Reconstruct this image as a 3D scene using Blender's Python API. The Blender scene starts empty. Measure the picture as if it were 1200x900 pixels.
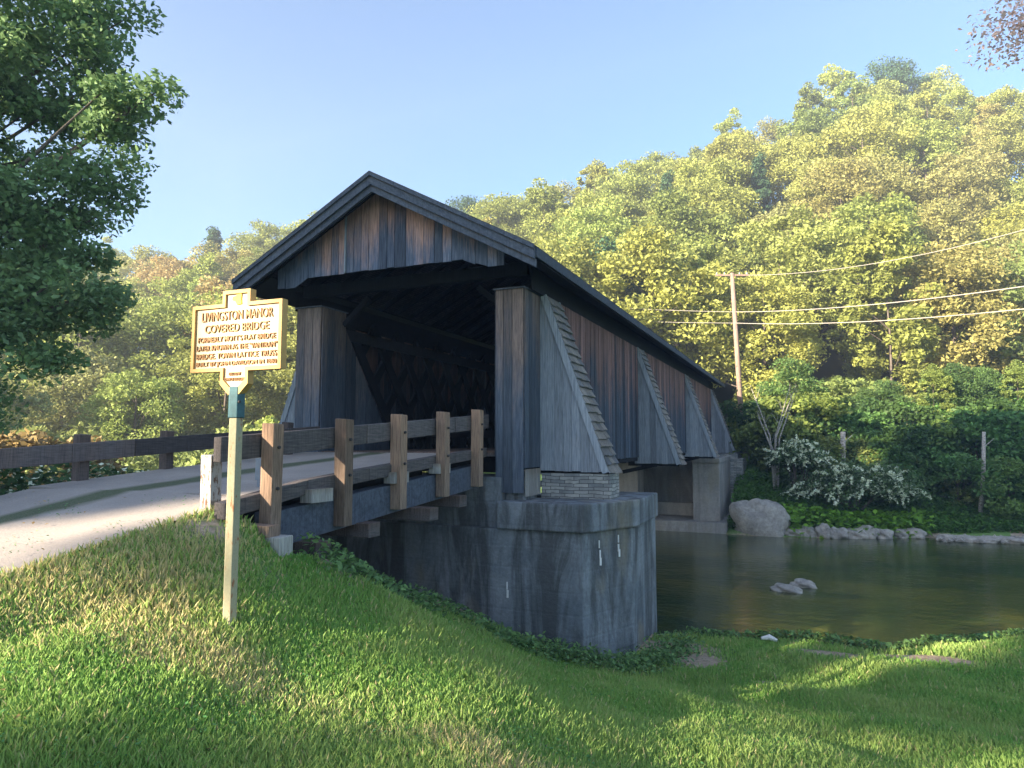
import bpy, math, random
import numpy as np
from mathutils import Vector, Matrix
random.seed(7); rng = np.random.default_rng(7)
S = bpy.context.scene; COL = S.collection
# ------------------------------------------------------------------ camera, sky, sun, exposure
ALPHA = math.radians(22.953); THETA = math.radians(4.787)
cd = bpy.data.cameras.new('camera'); cam = bpy.data.objects.new('camera', cd); COL.objects.link(cam)
cd.sensor_fit = 'HORIZONTAL'; cd.sensor_width = 36.0; cd.lens = 36.0*800/1200
cd.clip_start = 0.1; cd.clip_end = 3000
cam.location = (0, 0, 0); cam.rotation_euler = (math.pi/2+THETA, 0, ALPHA)
S.camera = cam
SUN_EL = math.radians(18); SH = Vector((-0.502, -0.865, 0)).normalized()     # horizontal direction towards the sun
SUNV = Vector((SH.x*math.cos(SUN_EL), SH.y*math.cos(SUN_EL), math.sin(SUN_EL)))
w = bpy.data.worlds.new('World'); S.world = w; w.use_nodes = True
wn = w.node_tree; bg = wn.nodes['Background']
sky = wn.nodes.new('ShaderNodeTexSky'); sky.sky_type = 'NISHITA'; sky.sun_disc = False
sky.sun_elevation = SUN_EL; sky.sun_rotation = math.atan2(SH.x, SH.y); sky.air_density = 1.0; sky.dust_density = .8; sky.ozone_density = 3.2
wn.links.new(sky.outputs[0], bg.inputs['Color']); bg.inputs['Strength'].default_value = 0.077
sl = bpy.data.lights.new('sun', 'SUN'); sl.energy = 5.0; sl.angle = math.radians(0.5); sl.color = (1.0, 0.86, 0.66)
so = bpy.data.objects.new('sun', sl); COL.objects.link(so); so.rotation_euler = SUNV.to_track_quat('Z', 'Y').to_euler()
S.view_settings.view_transform = 'Standard'; S.view_settings.look = 'None'
S.view_settings.exposure = 2.28; S.view_settings.gamma = 1.0; S.view_settings.use_curve_mapping = False
S.render.engine = 'CYCLES'
S.cycles.max_bounces = 7; S.cycles.diffuse_bounces = 4; S.cycles.transmission_bounces = 3; S.cycles.transparent_max_bounces = 6
S.cycles.volume_bounces = 0; S.cycles.use_denoising = True
RV = Vector((math.cos(ALPHA), math.sin(ALPHA), 0)); FV = Vector((-math.sin(ALPHA), math.cos(ALPHA), 0))
def rd(r, d): return (RV.x*r+FV.x*d, RV.y*r+FV.y*d)      # metres right of / ahead of the photographer
TS = math.tan(SUN_EL)

# ------------------------------------------------------------------ materials
MATS = {}
class NT:
    def __init__(s, name):
        s.m = bpy.data.materials.new(name); s.m.use_nodes = True; s.n = s.m.node_tree.nodes; s.l = s.m.node_tree.links
        s.b = s.n['Principled BSDF']; s.b.inputs['Roughness'].default_value = 0.9
        if 'Specular IOR Level' in s.b.inputs: s.b.inputs['Specular IOR Level'].default_value = 0.25
        MATS[name] = s.m
    def add(s, t, **k):
        n = s.n.new(t)
        for a, v in k.items(): setattr(n, a, v)
        return n
    def coord(s, scale=(1, 1, 1), out='Object'):
        t = s.add('ShaderNodeTexCoord'); m = s.add('ShaderNodeMapping'); m.inputs['Scale'].default_value = scale
        s.l.new(t.outputs[out], m.inputs[0]); return m.outputs[0]
    def geo(s, scale=(1, 1, 1)):
        t = s.add('ShaderNodeNewGeometry'); m = s.add('ShaderNodeMapping'); m.inputs['Scale'].default_value = scale
        s.l.new(t.outputs['Position'], m.inputs[0]); return m.outputs[0]
    def noise(s, vec, scale=5, detail=4, rough=.6, dist=0):
        n = s.add('ShaderNodeTexNoise'); n.inputs['Scale'].default_value = scale; n.inputs['Detail'].default_value = detail
        n.inputs['Roughness'].default_value = rough; n.inputs['Distortion'].default_value = dist
        s.l.new(vec, n.inputs['Vector']); return n.outputs['Fac']
    def ramp(s, fac, stops):
        r = s.add('ShaderNodeValToRGB'); e = r.color_ramp.elements
        while len(e) < len(stops): e.new(.5)
        for x, (p, c) in zip(e, stops): x.position = p; x.color = (c if len(c) == 4 else (*c, 1)) if hasattr(c, '__len__') else (c, c, c, 1)
        s.l.new(fac, r.inputs[0]); return r.outputs[0]
    def mix(s, fac, a, b, mode='MIX'):
        m = s.add('ShaderNodeMix', data_type='RGBA', blend_type=mode)
        for i, v in ((0, fac), (6, a), (7, b)):
            if hasattr(v, 'links'): s.l.new(v, m.inputs[i])
            elif i == 0: m.inputs[0].default_value = v
            else: m.inputs[i].default_value = (*v, 1) if len(v) == 3 else v
        return m.outputs[2]
    def attr(s, name):
        a = s.add('ShaderNodeAttribute'); a.attribute_name = name; return a.outputs['Fac']
    def math(s, op, a, b=0.0):
        m = s.add('ShaderNodeMath', operation=op)
        for i, v in ((0, a), (1, b)):
            if hasattr(v, 'links'): s.l.new(v, m.inputs[i])
            else: m.inputs[i].default_value = v
        return m.outputs[0]
    def color(s, c):
        if hasattr(c, 'links'): s.l.new(c, s.b.inputs['Base Color'])
        else: s.b.inputs['Base Color'].default_value = (*c, 1)
    def bump(s, h, strength=.4, dist=.02):
        b = s.add('ShaderNodeBump'); b.inputs['Strength'].default_value = strength; b.inputs['Distance'].default_value = dist
        s.l.new(h, b.inputs['Height']); s.l.new(b.outputs[0], s.b.inputs['Normal'])
    def rough(s, v): s.b.inputs['Roughness'].default_value = v

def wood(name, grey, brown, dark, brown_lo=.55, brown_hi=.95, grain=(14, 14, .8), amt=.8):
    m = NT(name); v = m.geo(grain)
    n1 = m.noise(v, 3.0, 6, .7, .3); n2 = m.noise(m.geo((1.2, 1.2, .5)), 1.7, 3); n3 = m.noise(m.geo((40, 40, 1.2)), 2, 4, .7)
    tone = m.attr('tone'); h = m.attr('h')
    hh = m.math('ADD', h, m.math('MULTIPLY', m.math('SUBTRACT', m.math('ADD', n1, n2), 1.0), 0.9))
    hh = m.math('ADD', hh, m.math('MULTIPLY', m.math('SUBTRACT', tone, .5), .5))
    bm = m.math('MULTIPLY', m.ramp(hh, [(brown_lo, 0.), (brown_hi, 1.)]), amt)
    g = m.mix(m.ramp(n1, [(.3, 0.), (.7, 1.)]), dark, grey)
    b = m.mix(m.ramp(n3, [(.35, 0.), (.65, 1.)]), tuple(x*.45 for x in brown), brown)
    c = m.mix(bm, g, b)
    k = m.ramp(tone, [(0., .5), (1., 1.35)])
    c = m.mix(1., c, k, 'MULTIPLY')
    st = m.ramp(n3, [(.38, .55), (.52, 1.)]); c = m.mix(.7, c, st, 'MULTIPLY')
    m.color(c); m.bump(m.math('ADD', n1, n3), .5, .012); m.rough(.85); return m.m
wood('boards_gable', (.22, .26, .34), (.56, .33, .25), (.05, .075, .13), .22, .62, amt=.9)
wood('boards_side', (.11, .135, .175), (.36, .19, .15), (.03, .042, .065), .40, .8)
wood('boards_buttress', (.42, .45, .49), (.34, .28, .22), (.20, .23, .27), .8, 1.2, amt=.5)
wood('boards_pillar', (.14, .17, .21), (.34, .24, .19), (.055, .07, .10), .5, .95)
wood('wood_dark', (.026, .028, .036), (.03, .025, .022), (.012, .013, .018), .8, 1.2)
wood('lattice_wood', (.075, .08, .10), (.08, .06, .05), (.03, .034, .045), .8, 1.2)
wood('wood_trim', (.12, .14, .18), (.12, .11, .11), (.05, .06, .08), .8, 1.2, grain=(5, 5, 5))
wood('wood_shake', (.42, .43, .45), (.30, .25, .20), (.15, .16, .18), .7, 1.2, grain=(8, 8, 3))
wood('post_wood', (.34, .25, .19), (.44, .27, .17), (.14, .095, .07), .3, 1., grain=(16, 16, 1.5))
wood('rail_wood', (.19, .165, .16), (.17, .115, .09), (.06, .055, .055), .3, 1., grain=(16, 1.5, 16))
wood('pale_boards', (.48, .46, .42), (.40, .33, .26), (.25, .24, .23), .6, 1.2)

m = NT('shingles'); v = m.geo((1, 1, 1)); br = m.add('ShaderNodeTexBrick'); br.inputs['Scale'].default_value = 4
br.inputs['Color1'].default_value = (.05, .05, .055, 1); br.inputs['Color2'].default_value = (.09, .085, .085, 1); br.inputs['Mortar'].default_value = (.015, .015, .02, 1)
mp = m.add('ShaderNodeMapping'); mp.inputs['Rotation'].default_value = (0, 0, math.pi/2); m.l.new(v, mp.inputs[0]); m.l.new(mp.outputs[0], br.inputs[0])
m.color(br.outputs[0]); m.bump(br.outputs[1], .6, .02)

def concrete(name, a, b, stain=.6, bandz=False):
    m = NT(name)
    n = m.noise(m.geo((1, 1, 1)), .9, 6, .65); s_ = m.noise(m.geo((1.7, 1.7, .3)), 1.1, 6, .7, .9); f = m.noise(m.geo((1, 1, 1)), 14, 5, .7)
    c = m.mix(m.ramp(n, [(.3, 0.), (.7, 1.)]), a, b)
    c = m.mix(m.math('MULTIPLY', m.ramp(s_, [(.42, 1.), (.58, 0.)]), stain), c, tuple(x*.28 for x in a))
    tan = m.ramp(m.noise(m.geo((1.3, 1.3, .6)), .8, 3), [(.56, 0.), (.68, .5)]); c = m.mix(tan, c, (.30, .26, .18))
    c = m.mix(.5, c, m.ramp(f, [(.3, .6), (.7, 1.15)]), 'MULTIPLY')
    m.color(c)
    wv = m.add('ShaderNodeTexWave', wave_type='BANDS', bands_direction='Z'); wv.inputs['Scale'].default_value = .8; wv.inputs['Distortion'].default_value = .6; m.l.new(m.geo(), wv.inputs[0])
    line = m.ramp(wv.outputs[1], [(.0, 0.), (.06, 1.)])
    m.bump(m.math('ADD', m.math('ADD', n, f), m.math('MULTIPLY', line, .22)), .6, .03); return m.m
concrete('concrete', (.33, .355, .37), (.15, .175, .20), .95)
concrete('concrete_pale', (.52, .48, .42), (.38, .36, .33), .3)
concrete('concrete_far', (.40, .37, .33), (.28, .27, .26), .4)

m = NT('stonework'); br = m.add('ShaderNodeTexBrick'); br.inputs['Scale'].default_value = 5.0; br.inputs['Brick Width'].default_value = 1.5; br.inputs['Row Height'].default_value = .35
br.inputs['Mortar Size'].default_value = .03; br.offset = .37
tc = m.add('ShaderNodeNewGeometry'); sp = m.add('ShaderNodeSeparateXYZ'); cb = m.add('ShaderNodeCombineXYZ'); m.l.new(tc.outputs['Position'], sp.inputs[0])
m.l.new(m.math('ADD', sp.outputs[0], sp.outputs[1]), cb.inputs[0])
m.l.new(m.math('ADD', sp.outputs[2], m.math('MULTIPLY', m.noise(m.geo(), 1.5, 3), .12)), cb.inputs[1]); m.l.new(cb.outputs[0], br.inputs[0])
br.inputs['Color1'].default_value = (.42, .41, .37, 1); br.inputs['Color2'].default_value = (.20, .21, .21, 1); br.inputs['Mortar'].default_value = (.07, .07, .07, 1)
m.color(m.mix(.6, br.outputs[0], m.ramp(m.noise(m.geo(), 6, 5), [(.3, .5), (.7, 1.2)]), 'MULTIPLY')); m.bump(br.outputs[1], -.8, .03)

m = NT('rock'); n = m.noise(m.geo(), 1.6, 8, .7); n2 = m.noise(m.geo(), 7, 6, .7)
c = m.mix(m.ramp(n, [(.35, 0.), (.65, 1.)]), (.27, .245, .22), (.52, .47, .40)); c = m.mix(.7, c, m.ramp(n2, [(.3, .45), (.65, 1.15)]), 'MULTIPLY'); m.color(c); m.bump(n2, .8, .06)

m = NT('grass_blade'); t = m.attr('tone'); h = m.attr('h')
pn = m.noise(m.geo(), .55, 4, .6)
c = m.mix(m.ramp(m.math('ADD', m.math('MULTIPLY', t, .6), m.math('MULTIPLY', pn, .6)), [(.35, 0.), (.8, 1.)]), (.19, .39, .075), (.38, .50, .14))
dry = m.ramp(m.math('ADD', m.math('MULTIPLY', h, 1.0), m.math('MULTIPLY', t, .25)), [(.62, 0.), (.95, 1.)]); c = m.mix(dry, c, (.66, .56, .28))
m.color(c); m.rough(.6)
tr = m.add('ShaderNodeBsdfTranslucent'); m.l.new(c, tr.inputs[0]); ms = m.add('ShaderNodeMixShader'); ms.inputs[0].default_value = .35
m.l.new(m.b.outputs[0], ms.inputs[1]); m.l.new(tr.outputs[0], ms.inputs[2]); m.l.new(ms.outputs[0], m.n['Material Output'].inputs[0])

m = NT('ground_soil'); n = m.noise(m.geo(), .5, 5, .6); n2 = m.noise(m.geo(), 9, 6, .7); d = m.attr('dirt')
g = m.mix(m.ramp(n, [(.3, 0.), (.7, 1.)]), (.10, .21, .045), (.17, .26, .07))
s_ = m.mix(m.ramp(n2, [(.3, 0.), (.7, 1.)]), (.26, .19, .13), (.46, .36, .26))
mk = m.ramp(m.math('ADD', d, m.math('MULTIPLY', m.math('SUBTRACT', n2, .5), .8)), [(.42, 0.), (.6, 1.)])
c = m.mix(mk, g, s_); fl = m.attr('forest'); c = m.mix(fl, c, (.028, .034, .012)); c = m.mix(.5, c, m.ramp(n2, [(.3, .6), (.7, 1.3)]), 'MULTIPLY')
m.color(c); m.bump(n2, .6, .04)

m = NT('road'); n = m.noise(m.geo(), .8, 5, .6); n2 = m.noise(m.geo(), 45, 4, .8)
sx = m.add('ShaderNodeSeparateXYZ'); m.l.new(m.geo(), sx.inputs[0])
wob = m.math('ADD', sx.outputs[0], m.math('MULTIPLY', n, .5))
tr1 = m.ramp(m.math('ABSOLUTE', m.math('ADD', wob, 7.85)), [(.16, 1.), (.36, 0.)])
c = m.mix(m.ramp(n, [(.3, 0.), (.7, 1.)]), (.34, .30, .27), (.46, .40, .35))
c = m.mix(m.math('MULTIPLY', tr1, m.ramp(n2, [(.3, .6), (.6, 1.)])), c, (.07, .10, .04))
c = m.mix(.6, c, m.ramp(n2, [(.3, .6), (.7, 1.15)]), 'MULTIPLY'); m.color(c); m.bump(n2, .5, .012)

m = NT('water'); m.b.inputs['Roughness'].default_value = .06; m.b.inputs['Specular IOR Level'].default_value = .5
n = m.noise(m.geo((.5, 1, 1)), .5, 4); n2 = m.noise(m.geo(), 2.0, 5)
c = m.mix(m.ramp(n, [(.4, 0.), (.65, 1.)]), (.03, .055, .02), (.11, .105, .025)); m.color(c)
h1 = m.noise(m.geo((1, 1.8, 1)), 2.2, 4, .5, .5); h2 = m.noise(m.geo((1, 2, 1)), 9, 3, .5); m.bump(m.math('ADD', h1, m.math('MULTIPLY', h2, .35)), .3, .05)

def leafmat(name, trans=.3, spread=.7):
    m = NT(name); oi = m.add('ShaderNodeObjectInfo'); t = m.attr('tone')
    k = m.ramp(t, [(0., 1-spread*.6), (1., 1+spread*.55)])
    c = m.mix(1., oi.outputs['Color'], k, 'MULTIPLY')
    c = m.mix(m.ramp(t, [(.7, 0.), (1., .35)]), c, m.mix(1., c, (1.5, 1.25, .9), 'MULTIPLY'))
    m.color(c); m.rough(.55)
    tr = m.add('ShaderNodeBsdfTranslucent'); m.l.new(c, tr.inputs[0]); ms = m.add('ShaderNodeMixShader'); ms.inputs[0].default_value = trans
    m.l.new(m.b.outputs[0], ms.inputs[1]); m.l.new(tr.outputs[0], ms.inputs[2]); m.l.new(ms.outputs[0], m.n['Material Output'].inputs[0]); return m.m
leafmat('leaves')
m = NT('bark'); n = m.noise(m.geo((6, 6, 1)), 2, 6, .7); m.color(m.ramp(n, [(.3, (.06, .045, .035)), (.7, (.22, .18, .15))])); m.bump(n, .7, .03)
m = NT('bark_pale'); n = m.noise(m.geo((3, 3, 6)), 3, 6, .7); m.color(m.ramp(n, [(.35, (.12, .10, .08)), (.55, (.46, .42, .37))])); m.bump(n, .4, .01)
m = NT('pole_wood'); n = m.noise(m.geo((10, 10, .6)), 2, 6, .7); m.color(m.ramp(n, [(.3, (.16, .10, .08)), (.7, (.40, .28, .22))]))
def flat(name, c, rough=.6, bump=0, var=.15, scale=12):
    m = NT(name); n = m.noise(m.geo(), scale, 5, .7); m.color(m.mix(m.ramp(n, [(.3, 0.), (.7, 1.)]), tuple(x*(1-var) for x in c), tuple(min(1, x*(1+var)) for x in c))); m.rough(rough)
    if bump: m.bump(n, bump, .01)
    return m.m
flat('sign_face', (.44, .38, .26), .5, var=.06); flat('sign_rim', (.50, .30, .10), .5, var=.08); flat('sign_letters', (.31, .17, .07), .5); flat('sign_emblem', (.85, .62, .12), .5)
flat('sign_seal', (.62, .38, .03), .5)
flat('teal_paint', (.05, .12, .14), .5, var=.3); flat('white_paint', (.75, .73, .68), .6); flat('wire', (.42, .38, .33), .5); flat('dropping', (.8, .8, .78), .8)
flat('petals', (.80, .84, .62), .7); flat('grey_metal', (.25, .29, .33), .5); flat('iron', (.05, .045, .045), .6)
m = NT('peeling_paint'); n = m.noise(m.geo((9, 9, 2.5)), 2.5, 6, .7); n2 = m.noise(m.geo(), 60, 3)
c = m.ramp(n, [(.36, (.30, .13, .06)), (.42, (.38, .34, .22)), (.75, (.31, .31, .22))]); m.color(m.mix(.3, c, m.ramp(n2, [(.3, .6), (.7, 1.2)]), 'MULTIPLY')); m.bump(n, .4, .004)
m = NT('peeling_white'); n = m.noise(m.geo((9, 9, 3)), 2.2, 6, .75)
m.color(m.ramp(n, [(.42, (.13, .07, .045)), (.50, (.36, .35, .34)), (.8, (.42, .41, .40))])); m.bump(n, .5, .006)

# ------------------------------------------------------------------ mesh helpers
def tag(o, label=None, cat=None, group=None, kind=None):
    if label: o['label'] = label
    if cat: o['category'] = cat
    if group: o['group'] = group
    if kind: o['kind'] = kind
    return o
def empty(name, loc=(0, 0, 0), rz=0):
    o = bpy.data.objects.new(name, None); o.empty_display_size = .3; o.location = loc; o.rotation_euler = (0, 0, rz); COL.objects.link(o); return o
class MB:
    def __init__(s): s.v = []; s.f = []; s.t = []; s.h = []; s.mi = []
    def face_add(s, vs, fs, tone=.5, hs=None, mi=0):
        b = len(s.v); s.v += [tuple(x) for x in vs]; s.f += [tuple(b+i for i in f) for f in fs]
        s.t += [tone]*len(vs); s.h += (list(hs) if hs is not None else [.5]*len(vs)); s.mi += [mi]*len(fs)
    def hexa(s, p, tone=.5, hs=None, mi=0):      # p: 4 bottom, 4 top points
        s.face_add(p, [(3, 2, 1, 0), (4, 5, 6, 7), (0, 1, 5, 4), (1, 2, 6, 5), (2, 3, 7, 6), (3, 0, 4, 7)], tone, hs or [0]*4+[1]*4, mi)
    def box(s, x0, x1, y0, y1, z0, z1, tone=.5, hs=None, mi=0):
        s.hexa([(x0, y0, z0), (x1, y0, z0), (x1, y1, z0), (x0, y1, z0), (x0, y0, z1), (x1, y0, z1), (x1, y1, z1), (x0, y1, z1)], tone, hs, mi)
    def beam(s, a, b, wdt, hgt, tone=.5, up=(0, 0, 1), mi=0):
        a = Vector(a); b = Vector(b); d = (b-a).normalized(); u = Vector(up); r = d.cross(u)
        if r.length < 1e-4: r = d.cross(Vector((1, 0, 0)))
        r.normalize(); u = r.cross(d); r = r*wdt/2; u = u*hgt/2
        s.hexa([a-r-u, a+r-u, b+r-u, b-r-u, a-r+u, a+r+u, b+r+u, b-r+u], tone, [.3]*8, mi)
    def prism(s, poly, z0, z1, tone=.5, mi=0):
        n = len(poly); vs = [(x, y, z0) for x, y in poly]+[(x, y, z1) for x, y in poly]
        s.face_add(vs, [tuple(range(n-1, -1, -1)), tuple(range(n, 2*n))]+[(i, (i+1) % n, n+(i+1) % n, n+i) for i in range(n)], tone, [0]*n+[1]*n, mi)
    def tube(s, pts, rad, seg=8, tone=.5, mi=0):
        pts = [Vector(p) for p in pts]; n = len(pts); vs = []
        ref = Vector((.3, .2, 1)).normalized()
        for i, p in enumerate(pts):
            d = (pts[min(i+1, n-1)]-pts[max(i-1, 0)]).normalized(); a = d.cross(ref if abs(d.dot(ref)) < .95 else Vector((1, 0, 0))).normalized(); b = d.cross(a)
            for k in range(seg):
                an = 2*math.pi*k/seg; vs.append(p+(a*math.cos(an)+b*math.sin(an))*rad[i])
        fs = [(i*seg+k, i*seg+(k+1) % seg, (i+1)*seg+(k+1) % seg, (i+1)*seg+k) for i in range(n-1) for k in range(seg)]
        fs += [tuple(range(seg-1, -1, -1)), tuple((n-1)*seg+k for k in range(seg))]
        s.face_add(vs, fs, tone, None, mi)
    def build(s, name, mat, parent=None, bevel=0, smooth=False):
        me = bpy.data.meshes.new(name); me.from_pydata([tuple(x) for x in s.v], [], s.f)
        for mm in (mat if isinstance(mat, (list, tuple)) else [mat]): me.materials.append(MATS[mm])
        for nm, dat in (('tone', s.t), ('h', s.h)):
            a = me.attributes.new(nm, 'FLOAT', 'POINT'); a.data.foreach_set('value', dat)
        me.polygons.foreach_set('material_index', s.mi)
        if smooth: me.polygons.foreach_set('use_smooth', [True]*len(s.f))
        me.update(); o = bpy.data.objects.new(name, me); COL.objects.link(o); o.parent = parent
        if bevel:
            b = o.modifiers.new('bevel', 'BEVEL'); b.width = bevel; b.segments = 2; b.limit_method = 'ANGLE'
        return o
def np_mesh(name, V, F, mat, parent=None, tone=None, h=None, extra=None):
    me = bpy.data.meshes.new(name); nv = len(V); nf, k = F.shape
    me.vertices.add(nv); me.vertices.foreach_set('co', V.astype(np.float32).ravel())
    me.loops.add(nf*k); me.loops.foreach_set('vertex_index', F.astype(np.int32).ravel())
    me.polygons.add(nf); me.polygons.foreach_set('loop_start', np.arange(0, nf*k, k, dtype=np.int32)); me.polygons.foreach_set('loop_total', np.full(nf, k, dtype=np.int32))
    for mm in (mat if isinstance(mat, (list, tuple)) else [mat]): me.materials.append(MATS[mm])
    for nm, dat in (('tone', tone), ('h', h))+tuple((extra or {}).items()):
        if dat is not None:
            a = me.attributes.new(nm, 'FLOAT', 'POINT'); a.data.foreach_set('value', dat.astype(np.float32))
    me.update(); me.validate()
    o = bpy.data.objects.new(name, me); COL.objects.link(o); o.parent = parent; return o
def rboard(rnd=random): return min(1, max(0, rnd.gauss(.5, .24)))

# ------------------------------------------------------------------ terrain
def zr(v): return np.interp(v, [-200, -40, -8, 0, 3.7, 5.5, 6.2, 8.4, 12.3, 42.5, 60, 200], [-2.4, -2.1, -1.75, -1.42, -1.08, -.78, -.64, -.47, -.22, -.22, -.8, -1.5])
CP = [(0,0,-1.6),(3,0,-1.68),(-3,0,-1.52),(-3,-6,-1.6),(4,-6,-1.7),(-4.5,4.5,-1.62),(-5.2,4.6,-1.4),(-3.2,5.2,-1.95),(-5.2,5.7,-1.22),(-4.7,6.3,-1.62),(-6.1,3.7,-1.14),(-6.1,5.5,-.9),(-6.1,0,-1.46),(-6.1,-8,-1.75),
 (-9.9,3.7,-1.12),(-9.9,5.8,-.86),(-9.9,-8,-1.8),(-8,3,-1.2),(-8,6,-.85),(-5.4,6.8,-1.3),(-8,7.3,-1.3),(-6.6,10,-2.5),(-5.7,9,-2.3),(-5.0,8,-2.2),(-5.2,10.5,-3.0),(-9,10,-2.3),(-10,12,-2.8),(-7,11.9,-3.0),(-4.2,12,-3.83),(-3.3,11,-3.8),(-4.2,9,-2.95),(-3,8,-2.85),
 (-.6,12.8,-4.0),(-.4,15.7,-4.15),(2.8,16,-4.15),(-3.4,14.8,-4.12),(-.3,6,-2.6),(-1.2,9,-3.25),(1.5,9.2,-3.3),(4,8,-2.95),(4,14,-3.98),(8,10,-3.3),(8,18,-4.0),(14,12,-3.3),(14,20,-4.1),(30,25,-4),(30,5,-2),(10,0,-1.9),(25,-10,-1.8),
 (-11.5,6,-1.1),(-11.5,9,-1.2),(-12,12,-2.2),(-14,8,-1.9),(-14,3,-1.5),(-18,9,-2.4),(-25,12,-3.5),(-25,0,-2),(-20,15,-4.1),(-45,12,-4),(-45,-10,-2.2),(-10,-30,-2.2),(25,-40,-2),(-40,-45,-2.2),
 (-10,33.5,-4.1),(-3,33,-4.1),(2,34,-4.1),(6.5,36,-4.1),(12,38,-4.1),(20,42,-4.1),(35,45,-4.0),(1,38,-2.9),(-1,37,-2.7),(6,41,-2.7),(10,42,-2.9),(0,45,-1.2),(-3.5,47,-.8),(8,48,-1.5),(20,50,-2),(35,52,-2.5),(-7.75,44,-.5),(-7.75,55,-.8),(-14,44,-1.2),(-12,37,-3),(-25,36,-4),(-25,44,-1.5),(-45,38,-4),(-45,48,-2),(0,60,-.5),(30,65,-1),(-30,60,-1),(-60,60,-1)]
CP = np.array(CP, float)
def U_(r2): return np.where(r2 > 0, r2*np.log(np.maximum(r2, 1e-9)), 0)
_n = len(CP); _K = U_(((CP[:, None, :2]-CP[None, :, :2])**2).sum(2))+np.eye(_n)*1.5; _P = np.c_[np.ones(_n), CP[:, :2]]
_W = np.linalg.solve(np.block([[_K, _P], [_P.T, np.zeros((3, 3))]]), np.r_[CP[:, 2], 0, 0, 0])
def near_shore(u): return np.interp(u, [-200, -40, -20, -6, -3.4, -.8, 1.5, 4.3, 8, 14, 30, 200], [14, 14, 15, 15.4, 15.0, 15.8, 15.9, 18.3, 19, 21, 26, 60])
def far_shore(u): return np.interp(u, [-200, -40, -10, -3, 2, 6.5, 12, 20, 35, 200], [36, 36, 33.2, 32.6, 33.4, 35.6, 37.5, 41, 44, 80])
def terrain(u, v):
    u = np.asarray(u, float); v = np.asarray(v, float)
    uc = np.clip(u, -48, 36); vc = np.clip(v, -45, 64)
    r2 = (uc[..., None]-CP[:, 0])**2+(vc[..., None]-CP[:, 1])**2
    z = U_(r2)@_W[:_n]+_W[_n]+_W[_n+1]*uc+_W[_n+2]*vc
    r = u*RV.x+v*RV.y; d = u*FV.x+v*FV.y
    q = r/np.maximum(d, 1)
    hc = np.interp(q, [-1.6, -.75, -.44, -.31, -.1, 0, .125, .25, .34, .44, .625, .75, .95, 1.6], [4, 11, 14.5, 20, 21, 23, 28, 32, 36, 41, 44.5, 43, 39, 22])
    d0 = 53+8*np.clip(-q, 0, 1); t = np.clip((d-d0)/(106-d0), 0, 1)
    far = np.clip((d-106)/400, 0, 1)
    hill = hc*(t*t*(3-2*t)*.45+t*.55)*(1-.5*far)
    z = z+np.where(d > d0, hill, 0)
    ts = -(u*SH.x+v*SH.y); k_ = np.clip((-ts-28)/34, 0, 1); z = z+9*k_*k_*(3-2*k_)  # unseen rise added behind the camera to lift the shade trees
    bump = .04*np.sin(u*2.1+v*1.3)+.03*np.sin(u*.9-v*2.7)
    z = z+bump
    b = np.minimum(v-near_shore(u), far_shore(u)-v)
    z = np.where(b > 0, np.minimum(z, -4.16-np.minimum(.3*b, 1.2)), np.maximum(z, -4.2+.15*np.minimum(-b, 1)))
    er = np.clip((u+6.05)/.8, 0, 1); el = np.clip((-9.85-u)/.8, 0, 1)
    z = np.where((u > -6.05) & (u < -5.25) & (v < 5.9), (zr(v)-.01)*(1-er)+z*er, z); z = np.where((u < -9.85) & (u > -10.65) & (v < 12), (zr(v)-.03)*(1-el)+z*el, z)
    road = (u > -9.85) & (u < -6.05) & (v < 6.3)
    z = np.where(road, np.minimum(z, zr(v)-.05), z)
    road2 = (u > -10.1) & (u < -5.4) & (v > 41.2) & (v < 130)
    z = np.where(road2, zr(v)-.05+np.where(d > d0, hill, 0), z)
    z = np.where((u > -10.9) & (u < -5.4) & (v >= 6.3) & (v < 12.2), np.minimum(z, zr(v)-.9), z)
    z = np.where((u > -11.5) & (u < -3.35) & (v > 32.85) & (v < 42.5), np.minimum(z, -4.7), z)
    return z
def axis_(lo, hi, dense): 
    a = [dense[0]]; st = dense[2]
    xs = list(np.arange(dense[0], dense[1], st)); s_ = st; x = xs[-1]
    while x < hi: s_ *= 1.09; x += s_; xs.append(x)
    s_ = st; x = xs[0]; L = []
    while x > lo: s_ *= 1.09; x -= s_; L.append(x)
    return np.array(L[::-1]+xs)
gx = axis_(-700, 700, (-13, 9, .2)); gy = axis_(-500, 800, (-2, 20, .2))
X, Y = np.meshgrid(gx, gy); Z = terrain(X, Y)
nx, ny = len(gx), len(gy); idx = np.arange(nx*ny).reshape(ny, nx)
F = np.stack([idx[:-1, :-1], idx[:-1, 1:], idx[1:, 1:], idx[1:, :-1]], -1).reshape(-1, 4)
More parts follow.
